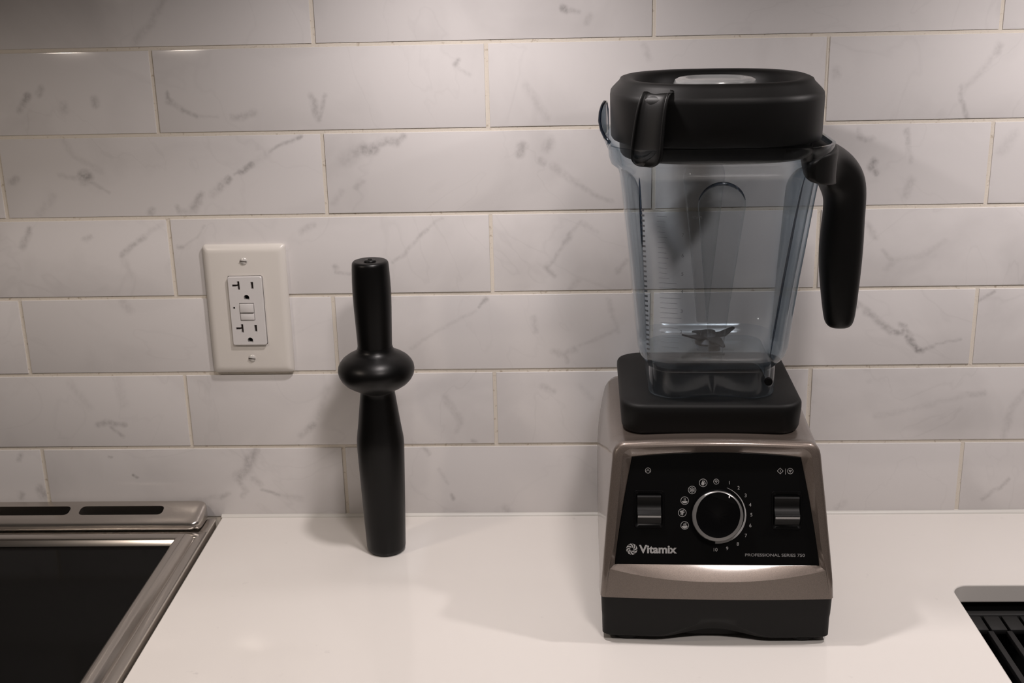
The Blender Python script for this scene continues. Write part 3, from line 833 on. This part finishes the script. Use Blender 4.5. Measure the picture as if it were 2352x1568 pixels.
# --- control panel and everything on it
pan = obj('control_panel', loft('control_panel', [[panel_pt(u, v, 0.5, -1.5) for u, v in UVP], [panel_pt(u, v, 0.5, 0.1) for u, v in UVP], [panel_pt(u, v, 0.1, 0.4) for u, v in UVP]]), M_panel, bl, 30)
H0, H1 = 0.35, 0.52
def decal(name, polys, m=M_print, h0=H0, h1=H1):
    V = []; F = []
    for poly in polys:
        v, f = extrude_poly(name, [(x / 1000, y / 1000) for x, y in poly], PO, PX, PT, PN, h0 / 1000, h1 / 1000)
        k = len(V); V += v; F += [tuple(i + k for i in q) for q in f]
    return obj(name, mesh(name, V, F), m, pan, 0)
def annulus(cx, cy, r0, r1, n=40, a0=0, a1=360):
    qs = []
    for i in range(n):
        t0 = math.radians(a0 + (a1 - a0) * i / n); t1 = math.radians(a0 + (a1 - a0) * (i + 1) / n)
        qs.append([(cx + r0 * math.cos(t0), cy + r0 * math.sin(t0)), (cx + r1 * math.cos(t0), cy + r1 * math.sin(t0)),
                   (cx + r1 * math.cos(t1), cy + r1 * math.sin(t1)), (cx + r0 * math.cos(t1), cy + r0 * math.sin(t1))])
    return qs
def stroke(pts, w, closed=False):
    qs = []; n = len(pts)
    for i in range(n if closed else n - 1):
        a = Vector(pts[i]); b2 = Vector(pts[(i + 1) % n]); d = (b2 - a)
        if d.length < 1e-6: continue
        d.normalize(); nn = Vector((-d.y, d.x)) * w / 2; e2 = d * w * 0.35
        qs.append([tuple(a - e2 + nn), tuple(a - e2 - nn), tuple(b2 + e2 - nn), tuple(b2 + e2 + nn)])
    return qs
def text(name, s, x, y, size, m=M_print, bold=0.0, align='CENTER', parent=None, width=None, spacing=1.0):
    cu = bpy.data.curves.new(name, 'FONT'); cu.body = s; cu.size = size; cu.align_x = align; cu.align_y = 'CENTER'
    cu.offset = bold; cu.extrude = 0.04; cu.space_character = spacing
    o = bpy.data.objects.new(name, cu); C.objects.link(o)
    bpy.context.view_layer.update()
    me = bpy.data.meshes.new_from_object(o.evaluated_get(bpy.context.evaluated_depsgraph_get()))
    bpy.data.objects.remove(o, do_unlink=True); bpy.data.curves.remove(cu)
    xs = [v.co.x for v in me.vertices]; ys = [v.co.y for v in me.vertices]
    sx = 1.0
    if width: sx = width / (max(xs) - min(xs))
    cx = (max(xs) + min(xs)) / 2 if align == 'CENTER' else min(xs); cy = (max(ys) + min(ys)) / 2
    for v in me.vertices:
        v.co = pp(x + (v.co.x - cx) * sx, y + v.co.y - cy, (H0 + H1) / 2 + v.co.z * 2)
    me.materials.clear()
    return obj(name, me, m, parent or pan, 0)

# icons
def circle_icon(cx, cy, r, w): return annulus(cx, cy, r - w, r, 32)
cx, cy = -55.57, 32.82
decal('pulse_icon', circle_icon(cx, cy, 2.35, .35) + stroke([(cx - 1.5, cy - .55), (cx - .95, cy - .55), (cx - .55, cy + .55), (cx + .55, cy + .55), (cx + .95, cy - .55), (cx + 1.5, cy - .55)], .38))
def tri(cx, cy, r): return [(cx - r, cy + r * .62), (cx + r, cy + r * .62), (cx, cy - r * .95)]
cx, cy = 60.02, 32.75
decal('stop_icon', circle_icon(cx, cy, 2.45, .36) + stroke(tri(cx, cy, 1.05), .40, True))
cx, cy = 51.95, 32.82
decal('start_icon', stroke([(cx - 2.4, cy), (cx, cy + 2.4), (cx + 2.4, cy), (cx, cy - 2.4)], .34, True) + stroke([(cx, cy - .9), (cx, cy + .9)], .34))
decal('divider_mark', stroke([(56.08, 30.0), (56.08, 34.6)], .26))
cx, cy = 0.05, 23.91
decal('stop_icon', circle_icon(cx, cy, 2.3, .36) + stroke(tri(cx, cy, 1.0), .40, True))
def drop(cx, cy, r, h):
    P = [(cx + r * math.cos(t), cy + r * math.sin(t)) for t in [math.radians(-200 + 220 * k / 14) for k in range(15)]]
    return P + [(cx + r * .55, cy + h * .5), (cx, cy + h)]
cx, cy = -10.62, 22.87
decal('smoothie_icon', circle_icon(cx, cy, 3.35, .38) + [drop(cx - .25, cy - .75, 1.25, 3.0)] + stroke([(cx + .75, cy + 1.6), (cx + 1.75, cy - .1), (cx + 1.7, cy - .9)], .55))
cx, cy = -19.61, 17.0
sn = circle_icon(cx, cy, 3.3, .38)
for k in range(6):
    a = math.radians(60 * k + 30); c, s = math.cos(a), math.sin(a)
    sn += stroke([(cx, cy), (cx + 2.2 * c, cy + 2.2 * s)], .38)
    for sg in (-1, 1):
        a2 = a + sg * math.radians(48)
        sn += stroke([(cx + 1.25 * c, cy + 1.25 * s), (cx + 1.25 * c + .85 * math.cos(a2), cy + 1.25 * s + .85 * math.sin(a2))], .32)
decal('frozen_icon', sn)
cx, cy = -25.72, 8.23
bowl = [(cx + 2.2 * math.cos(math.radians(t)), cy - .45 + 1.75 * math.sin(math.radians(t))) for t in range(180, 361, 12)]
st_ = []
for dx in (-.55, .45):
    st_ += stroke([(cx + dx, cy + .0), (cx + dx + .35, cy + .55), (cx + dx - .1, cy + 1.2), (cx + dx + .25, cy + 1.9)], .32)
decal('soup_icon', circle_icon(cx, cy, 3.35, .38) + [bowl] + st_)
cx, cy = -27.75, -1.71
decal('puree_icon', circle_icon(cx, cy, 3.4, .38) + stroke([(cx - 1.6, cy + 1.0), (cx + 1.2, cy + 1.9), (cx - 1.2, cy + .2)], .75) + stroke([(cx - 1.2, cy + .2), (cx + 1.7, cy + .6), (cx - 1.3, cy - 1.2)], .75) + stroke([(cx - 1.3, cy - 1.2), (cx + .6, cy - .9), (cx - .2, cy - 1.8)], .7))
cx, cy = -25.80, -12.08
wat = [(cx + 2.35 * math.cos(math.radians(t)), cy - .2 + 2.35 * math.sin(math.radians(t))) for t in range(190, 351, 10)] + [(cx + 1.2, cy + .1), (cx + .4, cy - .5), (cx - .5, cy + .1), (cx - 1.4, cy - .4)]
decal('clean_icon', circle_icon(cx, cy, 3.35, .38) + [wat] + annulus(cx + .75, cy + 1.55, .42, .68, 16) + annulus(cx - .45, cy + .9, .38, .62, 16) + annulus(cx + .9, cy + .45, .3, .52, 16))
for s, x, y in (('1', 10.6, 23.04), ('2', 18.16, 18.98), ('3', 23.8, 12.74), ('4', 27.46, 5.13), ('5', 28.4, -3.03), ('6', 27.55, -11.75), ('7', 23.91, -20.03), ('8', 17.31, -26.88), ('9', 8.64, -30.67), ('10', -0.75, -31.74)):
    text('speed_number', s, x, y, 4.0, M_printd if s == '' else M_print)
# tapered speed arc
arc = []
KX, KY = 0.6, -3.6
na = 60
for i in range(na):
    def P(i, inner):
        f = i / na; a = math.radians(70 - 164 * f)
        r1 = 24.0 - .8 * f; w = .25 + 2.3 * f
        r = r1 - (w if inner else 0); return (KX + r * math.cos(a), KY + r * math.sin(a))
    arc.append([P(i, 0), P(i, 1), P(i + 1, 1), P(i + 1, 0)])
decal('speed_arc', arc)
# logo swirl and wordmark
cx, cy = -69.11, -31.79
sw = []
for k in range(8):
    a = math.radians(45 * k + 12); poly = []
    def Q(r, t): return (cx + r * math.cos(a + t), cy + r * math.sin(a + t))
    outer = [Q(1.5 + 3.2 * f, .34 + .95 * f ** 1.3) for f in [i / 6 for i in range(7)]]
    inner = [Q(1.5 + 3.2 * f, -.30 + 1.02 * f ** .8) for f in [i / 6 for i in range(7)]]
    for i in range(6): sw.append([outer[i], inner[i], inner[i + 1], outer[i + 1]])
decal('swirl_logo', sw)
text('brand_lettering', 'Vitamix', -63.2, -31.75, 9.0, M_print, bold=0.30, align='LEFT', width=30.9)
text('model_lettering', 'PROFESSIONAL SERIES 750', 47.3, -35.85, 3.35, M_printd, bold=0.03, width=48.2)

# dial
def pl(name, prof, cx, cy, m, parent, seg=64, smooth=40):
    me = lathe(name, prof, seg)
    for v in me.vertices: v.co = pp(cx + v.co.x, cy + v.co.y, v.co.z)
    return obj(name, me, m, parent, smooth)
KX, KY = 0.45, -3.55
dial = pl('dial', [(0, .3), (21.6, .3), (21.2, 1.2), (20.6, 6.5), (20.1, 7.6), (18.7, 8.1), (18.0, 7.9), (0, 7.8)], KX, KY, M_knob, pan)
# satin ring on the dial's rim, thin at the top
rg2 = []
for i in range(72):
    a = 2 * PI * i / 72; th = 2.5 - 2.15 * max(0, math.cos(a - math.radians(75))) ** 1.2
    c, s = math.cos(a), math.sin(a)
    rg2.append([pp(KX + r * c, KY + r * s, h) for r, h in ((20.75, 6.4), (20.55, 7.4), (20.15, 8.0), (20.1 - th, 8.35), (20.1 - th, 7.2), (20.0, 6.2))])
obj('dial_ring', loft('dial_ring', rg2, loop=True), M_chrome, dial, 40)
V = [pp(KX + x, KY + y, h) for x, y, h in ((5.2, 18.3, 8.0), (-3.5, 18.0, 8.0), (-6.0, 16.8, 8.0), (14.5, 9.6, 8.05), (13.8, 12.6, 8.05), (10.5, 15.7, 8.05))]
obj('dial_facet', mesh('dial_facet', V + [v - PN * .0006 for v in V], [(0, 1, 2, 3, 4, 5), (6, 7, 8, 9, 10, 11)] + [(i, (i + 1) % 6, (i + 1) % 6 + 6, i + 6) for i in range(6)]), M_panel, dial, 0)
ptr = stroke([(KX + 9.2, KY + 15.4), (KX + 9.6, KY + 18.0)], 1.0)
V, F = extrude_poly('pointer', [(x / 1000, y / 1000) for x, y in ptr[0]], PO, PX, PT, PN, .0078, .0084)
obj('dial_pointer', mesh('dial_pointer', V, F), mat('pointer_white', (0.75, 0.75, 0.74), 0.4), dial, 0)

# rocker switches
for (x0, x1, t0, t1) in ((-64.4, -45.2, -10.6, 12.6), (47.0, 67.0, -10.9, 12.0)):
    mx = (x0 + x1) / 2; sk_ = 1.0 if x0 > 0 else .6
    fr = obj('switch_bezel', loft('switch_bezel', [[pp(x, y, h) for x, y, _ in [(p[0] * 1000, p[1] * 1000, 0) for p in rrect_n(a / 1000, b2 / 1000, .0025, 0, mx / 1000, (t0 + t1) / 2000, 5, 4)]]
            for a, b2, h in ((12.4, 15.6, .3), (12.1, 15.3, 1.0), (11.0, 13.6, .9), (10.6, 13.2, .45))]), M_panel, pan, 40)
    prof = [(t1, .4), (t1 - .2, 2.2), (t1 - 1.4, 3.0), (t1 - 3.0, 2.5), (t1 - 7, 1.5), (t1 - 11, 1.9), (t1 - 14.2, 4.2), (t1 - 15.0, 5.4), (t1 - 15.6, 5.7), (t1 - 18.0, 5.0), (t1 - 18.6, 4.6), (t0, .9), (t0, .4)]
    sw_ = obj('rocker_switch', loft('rocker_switch', [[pp(x, t, h) for t, h in prof] for x in (x0, x0 + .4, x1 - .4, x1)]), M_black, pan, 45)
    V = [pp(x, t, h) for x, t, h in ((x0 + .2, t1 - 16.15, 5.75), (x1 - .2, t1 - 16.15, 5.75), (x1 - .2, t1 - 17.75, 5.32), (x0 + .2, t1 - 17.75, 5.32))]
    obj('switch_stripe', mesh('switch_stripe', V + [v - PN * .0008 for v in V], [(0, 1, 2, 3), (4, 5, 6, 7)] + [(i, (i + 1) % 4, (i + 1) % 4 + 4, i + 4) for i in range(4)]), M_print, sw_, 0)

# --- rubber pad on top
PCY = 0.0255
def padr(a, b2, z, r=.020): return rrect_n(a, b2, r, z, -0.001, PCY, 8, 10)
pad = obj('jar_pad', loft('jar_pad', [padr(.0720, .0700, .1608), padr(.0735, .0715, .1615, .019), padr(.0750, .0725, .1645), padr(.0763, .0733, .1800), padr(.0762, .0732, .1845), padr(.0752, .0722, .1866), padr(.0735, .0705, .1875), padr(.06, .058, .1876)]), M_rubber, bl, 50)
# --- jar (double walled clear plastic)
JX, JY = 0.0006, 0.0185
def jr(a, z, r=.026, b2=None): return rrect_n(a, b2 or a, r, z, JX, JY, 10, 14)
outer = [(.0520, .1882, .022), (.0532, .1890, .022), (.0534, .1896, .022), (.0534, .1910, .022), (.0534, .2100, .022), (.0534, .2116, .022), (.0534, .2120, .022), (.0544, .2145, .023), (.0580, .2185, .025), (.0612, .2240, .026), (.0630, .2310, .027), (.06345, .2355, .027), (.0690, .2930, .028),
         (.0750, .3450, .029), (.0786, .3745, .030), (.0790, .3780, .030), (.0808, .3835, .032), (.0862, .3880, .036), (.0880, .3930, .038), (.0888, .4010, .038), (.0893, .4030, .038)]
inner = [(.0868, .4030, .037), (.0862, .3940, .037), (.0835, .3890, .036), (.0775, .3835, .030), (.0755, .3740, .028), (.0750, .3700, .028), (.0715, .3440, .027), (.0655, .2930, .026), (.0593, .2330, .025), (.0583, .2218, .025), (.0500, .2216, .020), (.03, .2215, .015), (.01, .2213, .005)]
under = [(.01, .2165, .005), (.04, .2162, .018), (.0502, .2135, .020), (.0502, .2128, .020), (.0502, .2110, .020), (.0502, .1910, .020), (.0500, .1886, .020)]
def arch_ring(a, z, r):
    out = []
    for x, y, zz in jr(a, z, r):
        k = 0.0
        if z < .192:
            m_ = min(abs(x - JX), abs(y - JY)); k = .0022 * max(0, 1 - (m_ / .030) ** 2)
        out.append((x, y, zz + k))
    return out
rings = [arch_ring(a, z, r) for a, z, r in under[::-1][0:1]] + [arch_ring(a, z, r) for a, z, r in outer] + [jr(a, z, r) for a, z, r in inner] + [jr(a, z, r) for a, z, r in under[:-1]]
jar = obj('jar', loft('jar', rings, loop=True), M_jar, bl, 40)
# centre of the floor
obj('jar_floor', loft('jar_floor', [jr(.0101, .2213, .005), jr(.0101, .2165, .005)]), M_jar, jar)
# tapered inward ribs on the four walls
def wall_in(z): return lerp_tab([(a[1], a[0]) for a in inner[::-1]][2:], z)
def rib(ang, zt=.3745):
    rr2 = []; N_ = 17
    for i in range(15):
        f = i / 14; z = .2240 + (zt - .018 - .2240) * f
        hw = .0052 + .0135 * f ** 1.1; dp = .0060 + .0070 * f
        w = wall_in(z) + .0012
        rr2.append([(hw * math.cos(PI * k / (N_ - 1)), -(w - dp * math.sin(PI * k / (N_ - 1)) ** .8), z) for k in range(N_)])
    hw = .0187; dp = .013
    for i in range(1, 9):     # rounded top
        a = PI / 2 * i / 8; z = zt - .018 + .018 * math.sin(a); w = wall_in(z) + .0012; c = max(.02, math.cos(a))
        rr2.append([(hw * c * math.cos(PI * k / (N_ - 1)), -(w - dp * c * math.sin(PI * k / (N_ - 1)) ** .8), z) for k in range(N_)])
    me = loft('rib', rr2, False, False, False)
    mr = Matrix.Translation((JX, JY, 0)) @ Matrix.Rotation(ang, 4, 'Z')
    me.transform(mr)
    return obj('rib', me, M_rib, jar, 60)
for k in range(4): rib(k * PI / 2)
# thick rim over the front rib; dark tubes stand in for refraction at two front corners
rr2 = []
for k in range(25):
    a = math.radians(15 + 150 * k / 24); rad = .0003 + .0011 * math.sin(PI * k / 24)
    zc = .3745 - .018 + .018 * math.sin(a); c = .0187 * math.cos(a); y = JY - (wall_in(zc) - .0006)
    rr2.append([(JX + c + rad * math.cos(a) * math.cos(2 * PI * j / 8), y + rad * math.sin(2 * PI * j / 8), zc + rad * math.sin(a) * math.cos(2 * PI * j / 8)) for j in range(8)])
obj('rib_rim', loft('rib_rim', rr2), M_lip, jar, 60)
for sx, zlo in ((-1, .322), (1, .226)):
    rr2 = []
    for k in range(17):
        z = zlo + (.3800 - zlo) * k / 16; w = wall_in(z); rad = .0002 + .0009 * math.sin(PI * k / 16) ** .5
        rr2.append([(JX + (sx * (w - .0135) if sx > 0 else -(.0628 + (z - .345) * .056)) + rad * math.cos(2 * PI * j / 8), JY - w + .0022 + rad * math.sin(2 * PI * j / 8), z) for j in range(8)])
    obj('corner_refraction', loft('corner_refraction', rr2), M_lip, jar, 60)
# pour spout on the left side of the rim: a sheet rising from the rim to a curled lip
EDGE = [(-.0882, -.040, .4032), (-.0915, -.033, .4058), (-.0943, -.024, .4105), (-.0957, -.014, .4165), (-.0952, -.004, .4222), (-.0936, .006, .4265), (-.0915, .015, .4290), (-.0898, .023, .4280), (-.0888, .030, .4220), (-.0884, .036, .4120), (-.0882, .041, .4032)]
rr2 = []
for ex, ey, ez in EDGE:
    bx = -.0882; z0 = .3970; mx_ = bx + (ex - bx) * .65; mz = z0 + (ez - z0) * .5
    rr2.append([(JX + bx, JY + ey, z0), (JX + mx_, JY + ey, mz), (JX + ex, JY + ey, ez), (JX + ex + .0014, JY + ey, ez), (JX + mx_ + .0014, JY + ey, mz), (JX + bx + .0014, JY + ey, z0)])
obj('pour_spout', loft('pour_spout', rr2), M_jar, jar, 60)
rr2 = []
for ex, ey, ez in EDGE:
    rr2.append([(JX + ex + .0007 + .0013 * math.cos(2 * PI * k / 10), JY + ey, ez + .0015 * math.sin(2 * PI * k / 10)) for k in range(10)])
obj('spout_lip', loft('spout_lip', rr2), M_lip, jar, 60)
# drain hole stub in the skirt
pg = obj('skirt_hole', lathe('skirt_hole', [(0, -.0003), (.0030, -.0003), (.0034, .0006), (.0034, .003), (0, .003)], 24), M_dark, jar)
pg.rotation_euler = (-PI / 2, 0, 0); pg.location = (JX + .0455, JY - .0540, .2035)
# blades
hub = obj('blade_hub', lathe('blade_hub', [(0, .2212), (.0115, .2212), (.0118, .2230), (.0085, .2265), (.0070, .2290), (.0060, .2320), (0, .2324)], 32, (JX, JY)), M_blade, jar)
for k in range(4):
    a = math.radians(90 * k + 25); c, s = math.cos(a), math.sin(a); up = .004 if k % 2 == 0 else -.0030
    P = [(.004, -.006, 0), (.014, -.0060, 0), (.026, -.001, up), (.025, .002, up), (.014, .0050, 0), (.004, .006, 0)]
    V = [(JX + c * x - s * y, JY + s * x + c * y, .2285 + z) for x, y, z in P]
    V += [(x, y, z - .0014) for x, y, z in V]
    obj('blade', mesh('blade', V, [(0, 1, 4, 5), (1, 2, 3, 4), (11, 10, 7, 6), (10, 9, 8, 7)] + [(i, (i + 1) % 6, (i + 1) % 6 + 6, i + 6) for i in range(6)]), M_blade, hub, 20)
# measuring marks on the front wall, left
M_mark = mat('measure_mark', (0.10, 0.105, 0.115), 0.5)
def wall_out(z): return lerp_tab([(a[1], a[0]) for a in outer], z)
def fw(x, z, h=0.0):
    w = wall_out(z); r = .0285; e_ = abs(x) - (w - r)
    return (JX + x, JY - (w if e_ <= 0 else w - r + math.sqrt(max(0, r * r - e_ * e_))) - h, z)
V = []; F = []
def strip(p0, p1, w, h=.0002):
    k = len(V); (x0, z0), (x1, z1) = p0, p1
    V.extend([fw(x0, z0 - w / 2, h), fw(x1, z1 - w / 2, h), fw(x1, z1 + w / 2, h), fw(x0, z0 + w / 2, h)]); F.append((k, k + 1, k + 2, k + 3))
zz = .2290; i = 0
while zz < .3560:
    ln = .0225 if i % 4 == 0 else .0185
    x0 = -(.0615 + (zz - .345) * .056)
    strip((x0 + .011, zz), (x0 + .011 + ln * (.75 if zz < .295 else .35), zz - .0006), .00022)
    strip((x0 - .0010, zz), (x0 + .0014, zz), .0017)
    zz += .0043; i += 1
tk = obj('measure_ticks', mesh('measure_ticks', V, F), M_mark, jar, 0); tk['kind'] = 'stuff'
def jtext(s, x, z, size):
    cu = bpy.data.curves.new('t', 'FONT'); cu.body = s; cu.size = size; cu.align_x = 'CENTER'; cu.align_y = 'CENTER'
    o = bpy.data.objects.new('t', cu); C.objects.link(o); bpy.context.view_layer.update()
    me = bpy.data.meshes.new_from_object(o.evaluated_get(bpy.context.evaluated_depsgraph_get()))
    bpy.data.objects.remove(o, do_unlink=True); bpy.data.curves.remove(cu)
    for v in me.vertices: v.co = Vector(fw(x + v.co.x, z + v.co.y, .00025))
    me.materials.clear(); return obj('measure_number', me, M_mark, jar, 0)
for s, x, z in (('2', -.0290, .2510), ('3', -.0290, .2690), ('4', -.0292, .2860), ('5', -.0294, .3010), ('6', -.0296, .3165), ('7', -.0300, .3335)): jtext(s, x, z, .0042)
jtext('CUPS', -.0190, .3480, .0032)

# handle: mount on the right wall, bend, and hanging grip
path = [  # (x, z), direction, half thickness in the side view, half width across
    ((.0660, .3845), (1.0, .0), .0135, .0803), ((.0680, .3845), (1.0, .0), .0145, .0880), ((.0800, .3835), (1.0, .02), .0160, .066), ((.0885, .3815), (1, -.08), .0168, .048), ((.0962, .3765), (.88, -.45), .0180, .0330), ((.1035, .3690), (.72, -.69), .0190, .0260),
    ((.1090, .3590), (.42, -.90), .0188, .0215), ((.1106, .3470), (.08, -1), .0170, .0190), ((.1102, .3330), (-.03, -1), .0170, .0180), ((.1098, .3160), (-.03, -1), .0179, .0176), ((.1096, .3000), (-.01, -1), .0180, .0174), ((.1100, .2800), (.02, -1), .0168, .0170),
    ((.1108, .2620), (.03, -1), .0150, .0160), ((.1114, .2480), (.03, -1), .0134, .0148), ((.1116, .2410), (.02, -1), .0122, .0134), ((.1116, .2370), (0, -1), .0100, .0110), ((.1116, .2352), (0, -1), .006, .006)]
rings = []
for i, ((x, z), (dx, dz), t, w) in enumerate(path):
    d = math.hypot(dx, dz); dx /= d; dz /= d; nx, nz = -dz, dx
    e = 5.0 if i < 2 else (3.5 if i < 4 else (3.0 if i < 6 else 2.5))
    rg3 = []
    for j in range(40):
        a = 2 * PI * j / 40; ca, sa = math.cos(a), math.sin(a)
        u = t * math.copysign(abs(ca) ** (2 / e), ca); v = w * math.copysign(abs(sa) ** (2 / e), sa)
        px, pz = JX + x + nx * u, z + nz * u
        if i <= 1:
            wl = .082 if i == 0 else .0905; r = .034 if i == 0 else .037
            yy = abs(v); px = JX + (wl if yy < wl - r else wl - r + math.sqrt(max(0, r * r - (yy - wl + r) ** 2))) - .001
        elif i == 2:
            wl = max(.0915, wall_out(pz) + .003); r = .037; yy = abs(v)
            px = max(px, JX + (wl if yy < wl - r else wl - r + math.sqrt(max(0, r * r - (yy - wl + r) ** 2))) + .003)
        rg3.append((px, JY + v, pz))
    rings.append(rg3)
hnd = obj('handle', loft('handle', rings), M_black, jar, 80)
sm = hnd.modifiers.new('smooth', 'SUBSURF'); sm.levels = 1; sm.render_levels = 2

# --- lid
LX, LY = JX - .0004, JY - .001
def lr(a, z, e=2.75):
    if a > .079: a -= .0017
    return sup(a, a, e, z + (.0014 if z > .4375 and a > .06 else 0), LX, LY, 96)
lid = obj('lid', loft('lid', [lr(.0700, .3895), lr(.0765, .3898), lr(.0775, .3915, 3.0), lr(.0780, .4032, 3.0), lr(.0862, .4034), lr(.0868, .4044), lr(.0872, .4200), lr(.0875, .4360), lr(.0870, .4382), lr(.0856, .4402, 2.7), lr(.0800, .4460, 2.6), lr(.0772, .4482, 2.55), lr(.0745, .4491, 2.5),
        lr(.0715, .4492, 2.45), lr(.0680, .4484, 2.4), lr(.0655, .4462, 2.35), lr(.0640, .4400, 2.3), lr(.0628, .4350, 2.2), lr(.0612, .4340, 2.2), lr(.0600, .4352, 2.2), lr(.0580, .4340, 2.2), lr(.0520, .4322, 2.1), lr(.0380, .4318, 2.0), lr(.02, .4318, 2.0)]), M_blackm, bl, 50)
# clear filler cap in the centre
cap = obj('lid_cap', loft('lid_cap', [sup(.0300, .0300, 2.0, .4319, LX, LY, 64), sup(.0335, .0335, 2.0, .4405, LX, LY, 64), sup(.0338, .0338, 2.1, .4450, LX, LY, 64), sup(.0325, .0325, 2.2, .4478, LX, LY, 64), sup(.0295, .0295, 2.3, .4492, LX, LY, 64), sup(.0240, .0240, 2.3, .4494, LX, LY, 64), sup(.0225, .0225, 2.3, .4480, LX, LY, 64), sup(.01, .01, 2.0, .4478, LX, LY, 64)]), M_cap, lid, 40)
# lift tabs at two opposite corners
def tab(dirx, diry, dz=0.0, name='lift_tab'):
    d = Vector((dirx, diry)).normalized(); s = Vector((-d.y, d.x))
    P = [(.0770, .4425, .0116), (.0832, .4462, .0120), (.0890, .4448, .0124), (.0938, .4395, .0128), (.0970, .4305, .0132), (.0994, .4200, .0136), (.1014, .4095, .0140), (.1030, .4000, .0144), (.1036, .3950, .0134), (.1034, .3918, .0104), (.1030, .3902, .0050)]
    rings = []
    for i, (rho, z, hw) in enumerate(P):
        a = P[max(0, i - 1)]; b2 = P[min(len(P) - 1, i + 1)]
        tx, tz = b2[0] - a[0], b2[1] - a[1]; q = math.hypot(tx, tz); nx, nz = -tz / q, tx / q     # outward normal
        if nx < 0: nx, nz = -nx, -nz
        lipw = .0026 if i < 9 else .0012
        dp = (.0008, .0012, .0026, .0036, .0040, .0040, .0040, .0036, .0014, .0012, .0012)[i]
        bk = -.0045 if i < 8 else -.0025
        sec = [(-hw, bk), (-hw, .0022), (-hw + lipw * .5, .0030), (-hw + lipw, .0022), (-hw + lipw * 1.3, .0022 - dp), (hw - lipw * 1.3, .0022 - dp), (hw - lipw, .0022), (hw - lipw * .5, .0030), (hw, .0022), (hw, bk)]
        rings.append([(LX + d.x * (rho + nx * h) + s.x * w, LY + d.y * (rho + nx * h) + s.y * w, z + dz + nz * h) for w, h in sec])
    o = obj(name, loft(name, rings), M_black, lid, 80)
    sm = o.modifiers.new('smooth', 'SUBSURF'); sm.levels = 1; sm.render_levels = 2
    return o
tab(-.575, -.818); tab(.575, .818, -.0045)

# ------------------------------------------------------------------ upper cabinet that carries the lamps, above the frame
uc = empty('upper_cabinet', (0.5, -0.17, CAB_Z), 0, 'white upper cabinet above the tiled wall and counter', 'cabinet')
box('cabinet_body', -0.80, 0.85, -0.15, 0.17, 0, 0.75, M_cab, uc, 0.001)
for i in range(4):
    d = box('cabinet_door', -0.80 + i * .4125 + .002, -0.80 + (i + 1) * .4125 - .002, -0.172, -0.151, 0.002, 0.748, M_cab, uc, 0.002)
    box('door_handle', -0.80 + (i + (.85 if i % 2 == 0 else .12)) * .4125, -0.80 + (i + (.85 if i % 2 == 0 else .12)) * .4125 + .012, -0.198, -0.172, .05, .18, M_steel, d, .004)
# unseen hood added over the cooktop to keep the upper left wall dark
hood = empty('added_hood', (-0.685, -0.22, 0.56), 0, 'unseen stainless hood added above the cooktop to shade the wall', 'range hood')
obj('hood_canopy', loft('hood_canopy', [[(x, y, 0.0) for x, y in ((-.375, .22), (.375, .22), (.375, -.25), (-.375, -.25))], [(x, y, .06) for x, y in ((-.375, .22), (.375, .22), (.375, -.25), (-.375, -.25))],
    [(x, y, .25) for x, y in ((-.15, .22), (.15, .22), (.15, -.08), (-.15, -.08))]]), M_steel, hood, 20)
box('hood_flue', -.15, .15, -.08, .22, .25, .95, M_steel, hood, .002)
obj('hood_lamp', lathe('hood_lamp', [(0, 0), (.045, 0), (.045, -.004), (.036, -.005), (.034, -.003), (0, -.003)], 32, (.185, -.18)), M_chrome, hood)
for i, (lx, ly, lz, le, lr_, lc) in enumerate(LAMPS[:2]):
    pk = empty('puck_lamp', (lx, ly, CAB_Z), 0, ('round puck lamp under the upper cabinet, nearer the range', 'round puck lamp under the upper cabinet, nearer the sink')[i], 'lamp', 'puck lamps under the upper cabinet')
    obj('lamp_housing', lathe('lamp_housing', [(0, 0), (.034, 0), (.034, -.010), (.031, -.0135), (lr_ + .004, -.0135), (lr_ + .003, -.008), (0, -.008)], 40), M_cab, pk)
